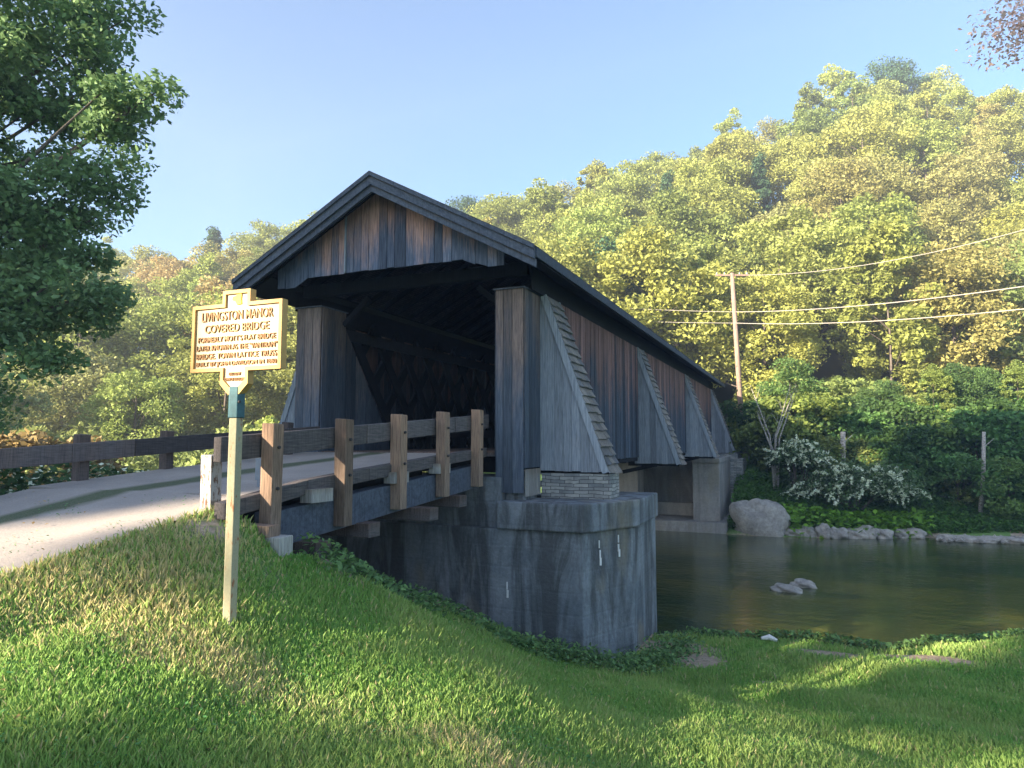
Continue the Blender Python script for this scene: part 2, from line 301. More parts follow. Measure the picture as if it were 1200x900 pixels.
def dirtmap(u, v):
    d = np.zeros_like(u)
    for cx, cy, rx, ry, a in [(.35, 14.75, .8, .3, 1.), (1.9, 15.15, 1.3, .36, 1.), (-.55, 12.2, .45, .2, .9), (-1.9, 13.3, .9, .8, .8), (-.55, 12.2, .45, .2, 1.), (-4.5, 8.2, .7, .9, .55), (-5.2, 7.0, .5, .6, .8), (-3.7, 10.7, .8, .8, .5), (-5.7, 5.4, .35, .5, .7), (-5.0, 5.6, .5, .4, .5), (-3.2, 12.4, .8, .5, .6), (-4.9, 6.6, .6, .5, .5), (-2.6, 14, 1.5, .8, .8)]:
        d = np.maximum(d, a*np.exp(-(((u-cx)/rx)**2+((v-cy)/ry)**2)))
    b = np.minimum(v-near_shore(u), far_shore(u)-v); d = np.maximum(d, np.where(b > -.35, .95, 0))
    d = np.maximum(d, np.where((u > -10.9) & (u < -5.3) & (v > 6.2) & (v < 12.2), 1., 0)); d = np.maximum(d, np.where((u > -6.3) & (u < -6.0) & (v < 6.2), .5, 0))
    return d
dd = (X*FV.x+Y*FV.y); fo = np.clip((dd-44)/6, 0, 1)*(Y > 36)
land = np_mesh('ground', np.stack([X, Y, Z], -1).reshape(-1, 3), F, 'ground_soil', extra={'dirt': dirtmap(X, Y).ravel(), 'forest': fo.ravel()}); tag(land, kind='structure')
for p in land.data.polygons: p.use_smooth = True
mb = MB(); mb.face_add([(-700, 10, -4.2), (700, 10, -4.2), (700, 95, -4.2), (-700, 95, -4.2)], [(0, 1, 2, 3)]); tag(mb.build('river_water', 'water'), kind='structure')
# road sheet on the near side and beyond the bridge
def strip(name, us, vs, zf, mat):
    V = np.array([(u, v, zf(u, v)) for v in vs for u in us]); a, b = len(us), len(vs); i = np.arange(a*b).reshape(b, a)
    return np_mesh(name, V, np.stack([i[:-1, :-1], i[:-1, 1:], i[1:, 1:], i[1:, :-1]], -1).reshape(-1, 4), mat)
us = np.linspace(-9.85, -6.05, 12)
tag(strip('road', us, np.arange(-60, 6.31, .35), lambda u, v: zr(v)+.03*(1-((u+7.95)/1.9)**2)+.01*math.sin(v*3+u*4), 'road'), kind='structure')
tag(strip('far_road', us, np.arange(42.6, 58, 1.), lambda u, v: float(zr(v))+.02, 'road'), kind='structure')

# ------------------------------------------------------------------ covered bridge
U0 = -7.75; V0 = 12.28; V1 = 42.3
BR = tag(empty('covered_bridge', (U0, V0, -.22)), 'weathered timber covered bridge with gabled portal and flared side buttresses', 'bridge')
def P(mb, name, mat, par=None, **k):
    o = mb.build(name, mat, None, **k); par = par or BR
    o.parent = par; o.matrix_parent_inverse = wm(par).inverted(); return o
def wm(o):
    m = Matrix.Translation(o.location) @ o.rotation_euler.to_matrix().to_4x4() if o.type == 'EMPTY' else o.matrix_basis.copy()
    if o.parent: m = wm(o.parent) @ o.matrix_parent_inverse @ m
    return m
def board_run(mb, fixed_axis, c, a0, a1, zb, zt, wd=.24, th=.03, sgn=1, jit=.006):
    """vertical boards; fixed_axis 'y' = boards lie in a plane y=c and run along x; 'x' the other way. zb, zt functions of a"""
    a = a0
    while a < a1-1e-3:
        b = min(a+wd*random.uniform(.75, 1.25), a1)
        if a1-b < .06: b = a1
        t = rboard(); o = random.uniform(0, jit)*sgn; e = random.uniform(.003, .009); dz = random.uniform(-.012, .012)
        z0a, z0b, z1a, z1b = zb(a)+dz, zb(b)+dz, zt(a), zt(b); lo = min(zb(a0), zb(a1), zb((a0+a1)/2)); hi = max(zt(a0), zt(a1), zt((a0+a1)/2))
        hh = lambda z: (z-lo)/(hi-lo+1e-6)
        if fixed_axis == 'y':
            y0, y1 = sorted((c+o, c+o+th*sgn)); p = [(a+e, y0, z0a), (b-e, y0, z0b), (b-e, y1, z0b), (a+e, y1, z0a), (a+e, y0, z1a), (b-e, y0, z1b), (b-e, y1, z1b), (a+e, y1, z1a)]
            h = [hh(z0a), hh(z0b), hh(z0b), hh(z0a), hh(z1a), hh(z1b), hh(z1b), hh(z1a)]
        else:
            x0, x1 = sorted((c+o, c+o+th*sgn)); p = [(x0, a+e, z0a), (x1, a+e, z0a), (x1, b-e, z0b), (x0, b-e, z0b), (x0, a+e, z1a), (x1, a+e, z1a), (x1, b-e, z1b), (x0, b-e, z1b)]
            h = [hh(z0a), hh(z0a), hh(z0b), hh(z0b), hh(z1a), hh(z1a), hh(z1b), hh(z1b)]
        mb.hexa(p, t, h); a = b
EH = 3.46; RH = 5.34; HW = 3.5; RV0 = 11.1; RV1 = 43.3            # eave top, ridge top, half width of the roof
def rz_(u): return RH-(RH-EH)*abs(u-U0)/HW
# roof: two slabs of shingles with a course step, joined at the ridge
for sg, nm in ((-1, 0), (1, 1)):
    mb = MB(); N = 9
    for i in range(N):
        a = i/N; b = (i+1)/N
        ua, ub = U0+sg*HW*a, U0+sg*HW*b
        za, zb_ = RH-(RH-EH)*a, RH-(RH-EH)*b
        p = [(ua, RV0, za-.07), (ub, RV0, zb_-.07), (ub, RV1, zb_-.07), (ua, RV1, za-.07), (ua, RV0, za-.015), (ub, RV0, zb_+.012), (ub, RV1, zb_+.012), (ua, RV1, za-.015)]
        if sg < 0: p = [p[i_] for i_ in (1, 0, 3, 2, 5, 4, 7, 6)]
        mb.hexa(p, random.random())
    ro = P(mb, 'roof', 'shingles')
    # rafters under the overhang
    for k in range(44):
        y = RV0+.35+k*(RV1-RV0-.7)/43; mb = MB()
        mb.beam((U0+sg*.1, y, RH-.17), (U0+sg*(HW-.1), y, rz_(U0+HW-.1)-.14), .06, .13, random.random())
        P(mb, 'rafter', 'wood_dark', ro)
    mb = MB(); mb.box(*(sorted((U0+sg*HW, U0+sg*(HW+.03)))), RV0, RV1, EH-.20, EH-.02); P(mb, 'eave_board', 'wood_trim', ro)
    # rake boards on the front: two stepped boards and a cap
    for y0, y1, d0, d1, nm2 in ((RV0-.05, RV0-.003, .05, .24, 'rake_board'), (RV0+.003, RV0+.06, .235, .38, 'rake_board'), (RV0-.09, RV0-.052, -.02, .07, 'rake_board')):
        mb = MB(); p = [(U0, y0, RH-d1), (U0+sg*HW, y0, EH-d1), (U0+sg*HW, y1, EH-d1), (U0, y1, RH-d1), (U0, y0, RH-d0), (U0+sg*HW, y0, EH-d0), (U0+sg*HW, y1, EH-d0), (U0, y1, RH-d0)]
        if sg < 0: p = [p[i_] for i_ in (1, 0, 3, 2, 5, 4, 7, 6)]
        mb.hexa(p, random.uniform(.6, .9)); P(mb, nm2, 'wood_trim')
# gable: vertical boards with clipped lower corners
GV = 11.55
def gbot(u):
    a = abs(u-U0); return np.interp(a, [0, 1.98, 2.18, 2.75], [3.50, 3.50, 3.31, 3.31])
def gtop(u): return rz_(u)-.12
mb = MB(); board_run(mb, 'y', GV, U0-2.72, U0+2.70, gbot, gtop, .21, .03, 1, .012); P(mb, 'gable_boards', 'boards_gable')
mb = MB(); mb.box(U0-.93, U0-.90, GV-.045, GV-.005, 3.5, 4.75, .5); P(mb, 'conduit', 'grey_metal')
mb = MB(); mb.beam((U0-2.75, GV+.2, 3.62), (U0+2.75, GV+.2, 3.62), .12, .16, .4); P(mb, 'tie_beam', 'wood_dark'); mb = MB(); mb.beam((U0-2.8, V0+.3, 3.45), (U0+2.8, V0+.3, 3.45), .2, .25, .4); P(mb, 'tie_beam', 'wood_dark')
# soffit: boards closing eaves between wall head and roof, front side returns
# portal pillars
WR, WL = -4.82, -10.68
for sg, uo, ui in ((1, -4.95, -5.54), (-1, -10.50, -9.83)):
    mb = MB(); a, b = sorted((uo, ui))
    board_run(mb, 'y', V0, a, b, lambda x: -1.0, lambda x: 3.0, .2, .03, -1)
    board_run(mb, 'x', uo, V0, 13.12, lambda x: -.52, lambda x: 3.0, .22, .03, sg)
    board_run(mb, 'x', ui, V0, 13.12, lambda x: -.3, lambda x: 3.0, .22, .03, -sg)
    pl = P(mb, 'portal_pillar', 'boards_pillar')
    mb = MB(); mb.box(min(a, b)-.04, max(a, b)+.05, V0-.08, V0+.9, 3.003, 3.03, 1.0); P(mb, 'pillar_cap', 'wood_trim', pl)
    mb = MB(); mb.beam((ui-sg*.05, V0+.75, 2.7), (ui-sg*.75, V0+.75, 3.3), .10, .12, .2); P(mb, 'knee_brace', 'wood_dark', pl)
mb = MB(); board_run(mb, 'x', -4.95, V0+.03, 13.12, lambda x: -1.06, lambda x: -.545, .2, .03, 1); P(mb, 'pale_boards', 'pale_boards')
# head-wall boards above the portal pillars on the eave side
# long side walls
def wall_top(v): return 3.0
for sg, uw in ((1, WR), (-1, WL)):
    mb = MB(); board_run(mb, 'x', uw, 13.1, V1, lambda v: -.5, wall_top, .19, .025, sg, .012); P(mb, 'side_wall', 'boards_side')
    mb = MB(); mb.box(*sorted((uw-sg*.12, uw-sg*.02)), V0+.9, V1, 2.9, 3.25); P(mb, 'wall_plate', 'wood_dark'); mb = MB(); mb.box(*sorted((uw-sg*.3, uw-sg*.02)), V0+.95, V1, -.62, -.32); P(mb, 'wall_plate', 'wood_dark')
    # inner lining boards near the portal with a slanted upper edge
    ui = uw-sg*.9
    mb = MB(); board_run(mb, 'x', uw-sg*.72, 13.1, 15.2, lambda v: -.22, lambda v: 2.9-(v-13.1)*1.35, .24, .03, -sg); P(mb, 'inner_boards', 'boards_pillar')
    # town lattice: planks crossing both ways
    mb = MB(); st = 1.15; H = 3.2; run = H/math.tan(math.radians(52))
    k = V0+.6-run
    while k < V1:
        for s2, off in ((1, .28), (-1, .36)):
            y0, y1 = (k, k+run) if s2 > 0 else (k+run, k)
            pts = [(y0, -.2), (y1, 3.0)]
            (ya, za), (yb, zb_) = pts
            def clip(lim, side):
                global ya, za, yb, zb_
            lo, hi = V0+.5, V1-.1
            if max(ya, yb) < lo or min(ya, yb) > hi: continue
            t0, t1 = 0., 1.; dy = yb-ya
            for L, cmpv in ((lo, 1), (hi, -1)):
                t = (L-ya)/dy
                if cmpv*dy > 0: t0 = max(t0, t)
                else: t1 = min(t1, t)
            if t1-t0 < .05: continue
            a = (uw-sg*off, ya+dy*t0, za+(zb_-za)*t0); b = (uw-sg*off, ya+dy*t1, za+(zb_-za)*t1)
            mb.beam(a, b, .07, .25, rboard(), up=(0, 0, 1))
        k += st
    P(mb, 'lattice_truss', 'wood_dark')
    for zz in (.25, 2.6): mb = MB(); mb.box(*sorted((uw-sg*.48, uw-sg*.40)), V0+.5, V1, zz-.13, zz+.13, .4); P(mb, 'truss_chord', 'lattice_wood')

# deck, floor beams, bottom chord
mb = MB(); a = V0+.02
while a < V1+.2:
    b = a+random.uniform(.2, .28); mb.box(WL+.9, WR-.76, a+.004, b-.004, -.30, -.22+random.uniform(-.004, .004), rboard()); a = b
P(mb, 'deck_planks', 'rail_wood')
for k in range(21): y = V0+.9+k*1.42; mb = MB(); mb.box(WL+.1, WR-.1, y, y+.22, -.66, -.36, random.random()); P(mb, 'floor_beam', 'wood_dark')
for u in (WL+.8, U0-1, U0+1, WR-.8): mb = MB(); mb.box(u-.1, u+.1, V0+.5, V1, -.36, -.305); P(mb, 'stringer', 'wood_dark')
# soffit lining under both eaves
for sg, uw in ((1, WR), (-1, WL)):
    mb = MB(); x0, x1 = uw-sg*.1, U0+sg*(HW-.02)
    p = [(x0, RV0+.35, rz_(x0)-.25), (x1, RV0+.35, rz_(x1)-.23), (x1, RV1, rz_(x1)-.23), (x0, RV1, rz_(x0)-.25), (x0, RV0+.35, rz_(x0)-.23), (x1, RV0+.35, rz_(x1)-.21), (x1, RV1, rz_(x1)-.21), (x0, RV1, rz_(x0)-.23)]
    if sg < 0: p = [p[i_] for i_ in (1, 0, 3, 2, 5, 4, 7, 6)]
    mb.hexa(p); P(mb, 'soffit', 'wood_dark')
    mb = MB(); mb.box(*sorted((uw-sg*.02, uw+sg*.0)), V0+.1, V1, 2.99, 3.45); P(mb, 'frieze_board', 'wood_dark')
# far gable
mb = MB(); board_run(mb, 'y', V1+.4, U0-2.8, U0+2.8, gbot, gtop, .3, .03, 1); P(mb, 'gable_boards', 'boards_side')
# buttresses: thin wedge, boarded front and back, shakes on the sloping edge
BV = [(13.12, -.60), (21.7, -.70), (31.4, -.68), (40.9, -.67)]
AP = 3.0
for sg, uw in ((1, WR), (-1, WL)):
    for bv, zb_ in BV:
        toe = 1.30; th = .78
        bt = None
        mb = MB()
        for yy, s2 in ((bv, -1), (bv+th, 1)):
            n = 7
            for i in range(n):
                a = i/n*toe; b = (i+1)/n*toe-.005; t = rboard(); za, zb2 = AP-(AP-zb_)*a/toe, AP-(AP-zb_)*b/toe
                x0, x1 = uw+sg*((-.11 if i == 0 else .03)+a*.98), uw+sg*(.03+b*.98); y0, y1 = sorted((yy, yy+.025*s2)); dz = random.uniform(-.015, .01)
                p = [(x0, y0, zb_+dz), (x1, y0, zb_+dz), (x1, y1, zb_+dz), (x0, y1, zb_+dz), (x0, y0, za), (x1, y0, zb2), (x1, y1, zb2), (x0, y1, za)]
                if sg < 0: p = [p[i_] for i_ in (1, 0, 3, 2, 5, 4, 7, 6)]
                mb.hexa(p, t, [0, 0, 0, 0, (za-zb_)/3.6, (zb2-zb_)/3.6, (zb2-zb_)/3.6, (za-zb_)/3.6])
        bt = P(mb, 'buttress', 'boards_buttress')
        # trim board along slope, both faces
        A = Vector((uw+sg*.02, 0, AP)); B = Vector((uw+sg*(toe+.0), 0, zb_-.02))
        mb = MB()
        for yy in (bv-.045, bv+th+.045): mb = MB(); mb.beam(A+Vector((-sg*.03, yy, 0)), B+Vector((-sg*.03, yy, 0)), .035, .13, .8, up=(sg, 0, .4)); P(mb, 'edge_board', 'boards_buttress', bt)
        mb = MB(); n = 21; d = (B-A); L = d.length; d.normalize(); nrm = Vector((sg*abs(d.z), 0, abs(d.x))).normalized()
        for i in range(n):
            p0 = A+d*(L*i/n); p1 = A+d*(L*(i+1)/n+.04); o0 = nrm*.012; o1 = nrm*.085
            for j in range(3):
                ya = bv-.05+j*(th+.1)/3+.005; yb = bv-.05+(j+1)*(th+.1)/3-.005; jt = d*random.uniform(-.02, .02)
                yv = [Vector((0, ya, 0)), Vector((0, yb, 0))]
                pts = [p0+o0+yv[0], p0+o0+yv[1], p1+o1*.45+yv[1]+jt, p1+o1*.45+yv[0]+jt, p0+o0*2+yv[0], p0+o0*2+yv[1], p1+o1+yv[1]+jt, p1+o1+yv[0]+jt]
                mb.hexa(pts, rboard())
        P(mb, 'wood_shakes', 'wood_shake', bt)
        mb = MB(); mb.beam((uw-sg*.4, bv+th/2, zb_-.02), (uw+sg*(toe-.1), bv+th/2, zb_-.02), .2, .14, .4); mb.beam((uw-sg*.6, bv+th/2, -1.0), (uw+sg*.5, bv+th/2, zb_-.05), .12, .12, .3); P(mb, 'outrigger_beam', 'wood_dark', bt)

# ------------------------------------------------------------------ near abutment
AB = tag(empty('bridge_abutment', (-6, 12.5, -4)), 'tall stained grey concrete abutment under the near end of the covered bridge', 'abutment')
def body(o=0, z0=-5, z1=-1.66):
    mb = MB(); mb.prism([(-11.2-o, 12.08-o), (-3.72+o*.6, 12.05-o), (-3.08+o, 13.4), (-3.1+o, 15.6+o), (-11.2-o, 15.6+o)], z0, z1); return mb
P(body(), 'abutment_wall', 'concrete', AB, bevel=.02)
mb = MB(); mb.prism([(-5.4, 11.97), (-3.66, 11.95), (-2.98, 13.38), (-3.0, 15.4), (-5.4, 15.4)], -1.657, -1.14); P(mb, 'abutment_cap', 'concrete', AB, bevel=.03)
mb = MB(); mb.box(-11.2, -5.403, 12.2, 13.6, -1.657, -.7); P(mb, 'bridge_seat', 'concrete', AB)
mb = MB(); mb.box(-5.38, -4.985, 12.4, 13.08, -1.137, -.56); P(mb, 'corner_block', 'concrete', AB)
mb = MB(); mb.box(-4.90, -3.47, 13.1, 13.8, -1.137, -.645); P(mb, 'stone_course', 'stonework', AB)
for pts in [[(-3.52, 12.45, -1.9), (-3.51, 12.47, -2.08), (-3.53, 12.48, -2.22)], [(-3.27, 12.95, -1.85), (-3.26, 12.95, -2.02), (-3.27, 12.97, -2.12)], [(-5.2, 12.02, -2.7), (-5.19, 12.02, -2.85)]]:
    mb = MB()
    for p, r in zip(pts, (.02, .035, .05)): 
        if pts[0][0] < -4: mb.box(p[0]-r*.5, p[0]+r*.5, 12.03, 12.045, p[2]-.08, p[2]+.06)
        else:
            q = Vector((.64, 1.35, 0)).normalized(); n_ = Vector((q.y, -q.x, 0)); c = Vector((-3.72, 12.05, 0))+q*((p[1]-12.05)/q.y)+n_*.012
            mb.beam((c.x, c.y, p[2]-.07), (c.x, c.y, p[2]+.07), r*.75, .02, up=n_)
    P(mb, 'white_streak', 'dropping', AB)

# far abutment
FA = tag(empty('bridge_abutment', (-6, 36, -4)), 'far concrete abutment with pier walls on a footing ledge at the waterline', 'abutment')
mb = MB(); mb.box(-11.6, -3.28, 32.75, 40.4, -5, -3.72); P(mb, 'footing', 'concrete_far', FA, bevel=.03)
mb = MB(); mb.box(-10.4, -5.0, 36.0, 40.2, -3.717, -1.0); P(mb, 'back_wall', 'concrete_far', FA)
mb = MB(); mb.box(-10.4, -5.0, 35.4, 35.997, -3.717, -3.1); P(mb, 'wall_step', 'concrete_pale', FA)
for a, b in ((-4.85, -3.62), (-11.6, -10.4)):
    mb = MB(); mb.box(a, b, 33.4, 38.6, -3.717, -1.02); mb.box(a-.02, b+.03, 33.35, 38.65, -1.017, -.80); P(mb, 'pier_wall', 'concrete_far', FA, bevel=.02)
mb = MB(); mb.box(-8.7, -7.6, 34.0, 35.39, -3.717, -1.1); P(mb, 'pier_wall', 'concrete_pale', FA, bevel=.02)
mb = MB(); mb.box(-4.99, -2.95, 38.7, 43.5, -4.6, -.95); mb.box(-4.9, -3.3, 39.6, 43.2, -.947, -.7); P(mb, 'stone_wall', 'stonework', FA)
mb = MB(); mb.box(-10.8, -5.0, 40.21, 43, -4.5, -.4); P(mb, 'road_seat', 'concrete_far', FA)

# ------------------------------------------------------------------ timber approach ramp
RP = tag(empty('approach_ramp', (-7.75, 9, -1.2)), 'short timber approach ramp leading up to the bridge portal', 'ramp')
V = []
vs = np.arange(6.25, 12.2, .2)
mb = MB()
for k in range(len(vs)-1):
    a, b = vs[k]+.003, vs[k+1]-.003; za, zb_ = zr(a), zr(b)
    mb.hexa([(-10.0, a, za-.08), (-5.75, a, za-.08), (-5.75, b, zb_-.08), (-10.0, b, zb_-.08), (-10.0, a, za), (-5.75, a, za), (-5.75, b, zb_), (-10.0, b, zb_)], rboard())
P(mb, 'ramp_deck', 'road', RP)
def seg_beam(mb, u, v0, v1, z0f, wd, ht, tone=.5, n=4):
    for k in range(n):
        a = v0+(v1-v0)*k/n; b = v0+(v1-v0)*(k+1)/n-.003; za, zb_ = float(z0f(a)), float(z0f(b))
        mb.hexa([(u-wd/2, a, za-ht), (u+wd/2, a, za-ht), (u+wd/2, b, zb_-ht), (u-wd/2, b, zb_-ht), (u-wd/2, a, za), (u+wd/2, a, za), (u+wd/2, b, zb_), (u-wd/2, b, zb_)], tone, [.3]*8)
for u in (-5.83, -7.1, -8.5, -9.85):
    mb = MB(); seg_beam(mb, u, 6.3, 11.9, lambda v: zr(v)-.20, .24, .42, .6, 1); P(mb, 'stringer', 'wood_trim' if u > -6 else 'wood_dark', RP)
for k, v in enumerate((6.9, 8.1, 9.45, 10.8)):
    mb = MB(); z = float(zr(v))-.63; mb.box(-10.1, (-5.42, -5.5, -5.32, -5.5)[k], v-.14, v+.14, z-.2, z-.003, .6); P(mb, 'cross_beam', 'rail_wood', RP, bevel=.01)
for v in (7.1, 8.95, 10.3): mb = MB(); mb.box(-5.78, -5.6, v-.22, v+.2, float(zr(v))-.195, float(zr(v))-.03, rboard()); P(mb, 'deck_block', 'pale_boards', RP)

# ------------------------------------------------------------------ guard fences
def fence(name_label, u, sg, posts, v0, v1, ptop, low, post_mat='post_wood', wide=.19):
    G = tag(empty('guard_fence', (u, posts[0], low(posts[0]))), name_label, 'fence')
    for v in posts:
        jx = random.uniform(-.012, .012); mb = MB(); t = ptop(v)+random.uniform(-.02, .02); w2 = wide/2*random.uniform(.92, 1.06); lean = random.uniform(-.015, .015)
        z0 = low(v)
        mb.hexa([(u-w2+jx, v-w2, z0), (u+w2+jx, v-w2, z0), (u+w2+jx, v+w2, z0), (u-w2+jx, v+w2, z0), (u-w2+jx+lean, v-w2, t), (u+w2+jx+lean, v-w2, t-.01), (u+w2+jx+lean, v+w2, t-.015), (u-w2+jx+lean, v+w2, t)], rboard(), [.2]*4+[.8]*4)
        po = P(mb, 'post', post_mat, G, bevel=.012)
        for dz in (-.28, -.75): mb = MB(); mb.tube([(u+sg*(w2+.002)+jx, v, t+dz), (u+sg*(w2+.03)+jx, v, t+dz)], [.022, .018], 8); P(mb, 'bolt', 'iron', po)
    ur = u-sg*(wide/2+.065)
    cuts = [v0]+[(a+b)/2 for a, b in zip(posts[1::2], posts[2::2])]+[v1]; 
    for a, b in zip(cuts[:-1], cuts[1:]):
        mb = MB(); seg_beam(mb, ur+random.uniform(-.01, .01), a, b-.012, lambda v: ptop(v)-.11, .11, .27, rboard(), 3); P(mb, 'rail', 'rail_wood', G, bevel=.008)
    return G, ur
pt = lambda v: .20+(v-6.2)*.0715
posts = [6.2+1.35*k for k in range(5)]
G, ur = fence('right guard fence with five square brown timber posts along the approach ramp', -5.62, 1, posts, 5.55, 12.35, pt, lambda v: float(zr(v))-.58)
mb = MB(); seg_beam(mb, ur, 5.6, 12.2, lambda v: zr(v)+.10, .16, .18, .5, 5); P(mb, 'curb_beam', 'rail_wood', G, bevel=.01)
pl = lambda v: .08+(v-6.95)*.066
fence('long guard fence with one dark timber rail on the far left road edge', -9.95, -1, [2.4, 3.9, 5.4, 6.95, 8.45, 9.95, 11.4], 1.2, 12.2, lambda v: pl(v)+.01, lambda v: float(zr(v))-.6, 'rail_wood', .17)
# white peeling post, grey marker post, timber blocks
mb = MB(); z = -1.1; mb.hexa([(-6.17, 5.70, z), (-6.01, 5.70, z), (-6.01, 5.86, z), (-6.17, 5.86, z), (-6.19, 5.70, -.15), (-6.03, 5.70, -.155), (-6.03, 5.86, -.16), (-6.19, 5.86, -.15)])
tag(mb.build('guide_post', 'peeling_white', bevel=.012), 'short square white post with peeling paint at the road edge', 'post')
mb = MB(); x, y = -6.42, 6.9; mb.box(x-.05, x+.06, y-.03, y+.03, -.85, -.22); mb.box(x-.08, x+.09, y-.036, y-.031, -.5, -.22)
tag(mb.build('marker_post', 'grey_metal', bevel=.006), 'pale grey marker post behind the sign post at the fence end', 'post')
mb = MB(); mb.beam((-5.95, 5.95, -.98), (-5.40, 6.02, -.99), .2, .12, .8); mb.build('dummy', 'post_wood'); bl = bpy.data.objects['dummy']; bl.name = 'timber_block'
tag(bl, 'sawn brown timber lying on the grey block beside the first fence post', 'timber')
mb = MB(); mb.beam((-5.95, 6.0, -1.2), (-5.28, 6.08, -1.2), .26, .30, .8); tag(mb.build('footing_block', 'pale_boards', bevel=.01), 'grey timber footing block half buried in the grass beside the first fence post', 'timber')

# ------------------------------------------------------------------ historical marker sign
gz = float(terrain(-4.53, 4.52))
SG = empty('marker_sign', (-4.53, 4.52, gz)); tag(SG, 'yellow and cream historical marker sign on a weathered post in the grass', 'sign')
phi = ALPHA-math.radians(22); SG.rotation_euler = (0, 0, phi)      # local x to the right along the board, -y is the front
def SP(mb, name, mat, par=None, **k):
    o = mb.build(name, mat, None, **k); o.parent = par or SG; return o
zb0 = .935-gz-.30+.03; W2 = .505; H2 = .30
zc = .91-gz                        # centre height of the main plate above the foot
def outline(o=0):
    W = W2-o; H = H2-o; s = .155-o; e = .115
    return [(-W, -H), (-s, -H), (-s, -H-e+o*.3), (-.06+o*.3, -H-e-.09+o), (.06-o*.3, -H-e-.09+o), (s, -H-e+o*.3), (s, -H), (W, -H), (W, H), (s, H), (s, H+e-o*.0-.0*o), (-s, H+e), (-s, H), (-W, H)]
def plate(mb, poly, y0, y1):
    n = len(poly); vs = [(x, y0, z+zc) for x, z in poly]+[(x, y1, z+zc) for x, z in poly]
    mb.face_add(vs, [tuple(range(n)), tuple(range(2*n-1, n-1, -1))]+[((i+1) % n, i, n+i, n+(i+1) % n) for i in range(n)])
mb = MB(); plate(mb, outline(.012), -.006, .03); bp = SP(mb, 'sign_board', 'sign_face')
mb = MB(); po, pi = outline(0), outline(.032)
pi = [(x, min(z, H2+.115-.03) if z > H2 else z) for x, z in pi]
n = len(po); vs = [(x, -.026, z+zc) for x, z in po]+[(x, -.026, z+zc) for x, z in pi]+[(x, .045, z+zc) for x, z in po]+[(x, -.004, z+zc) for x, z in pi]
fs = []
for i in range(n):
    j = (i+1) % n; fs += [(i, j, n+j, n+i), (j, i, 2*n+i, 2*n+j), (n+i, n+j, 3*n+j, 3*n+i)]
fs.append(tuple(range(3*n-1, 2*n-1, -1)))
mb.face_add(vs, fs); SP(mb, 'sign_rim', 'sign_rim')
mb = MB(); em = [(-.055, .0), (-.02, -.01), (.0, -.045), (.05, -.04), (.045, .01), (.05, .055), (.01, .06), (-.015, .035), (-.05, .03)]
plate(mb, [(x, z+H2+.028) for x, z in em], -.016, -.007); SP(mb, 'emblem', 'sign_seal')
LINES = [('LIVINGSTON MANOR', .195, .105, .80), ('COVERED BRIDGE', .085, .09, .72), ("FORMERLY MOTT'S FLAT BRIDGE", -.01, .062, .87), ('LATER KNOWN AS THE "VANTRAN"', -.085, .062, .90), ('BRIDGE. TOWN LATTICE TRUSS', -.16, .062, .90), ('BUILT BY JOHN DAVIDSON IN 1860', -.235, .062, .90), ('ERECTED BY', -.325, .034, .13), ('TOWN OF ROCKLAND', -.372, .034, .25)]
dg = None
for txt, zz, hh, wd in LINES:
    cu = bpy.data.curves.new('t', 'FONT'); cu.body = txt; cu.align_x = 'CENTER'; cu.align_y = 'CENTER'; cu.size = 1; cu.extrude = .03; cu.offset = 0.003
    to = bpy.data.objects.new('t', cu); COL.objects.link(to); bpy.context.view_layer.update()
    me = bpy.data.meshes.new_from_object(to.evaluated_get(bpy.context.evaluated_depsgraph_get())); bpy.data.objects.remove(to)
    co = np.empty(len(me.vertices)*3, np.float32); me.vertices.foreach_get('co', co); co = co.reshape(-1, 3)
    mn, mx = co.min(0), co.max(0); sx = wd/(mx[0]-mn[0]); sy = hh*.80/(mx[1]-mn[1])
    nc = np.stack([(co[:, 0]-(mn[0]+mx[0])/2)*sx, -.012-co[:, 2]*.2, (co[:, 1]-(mn[1]+mx[1])/2)*sy+zz+zc], -1)
    me.vertices.foreach_set('co', nc.astype(np.float32).ravel()); me.materials.clear(); me.materials.append(MATS['sign_letters'])
    o = bpy.data.objects.new('lettering', me); COL.objects.link(o); o.parent = SG
zt = .44-gz
def pol(r, n=6, ph=.3): return [(r*math.cos(2*math.pi*k/n+ph), r*math.sin(2*math.pi*k/n+ph)+.02) for k in range(n)]
mb = MB(); mb.prism(pol(.062), -.15, zt-.24); SP(mb, 'sign_post', 'peeling_paint', bevel=.006)
mb = MB(); mb.prism(pol(.075), zt-.238, zt+.03); sv = SP(mb, 'post_sleeve', 'teal_paint', bevel=.006)
mb = MB(); mb.tube([(-.07, .02, zt-.1), (.075, -.02, zt-.1)], [.012, .012], 8); SP(mb, 'bolt', 'iron', sv)

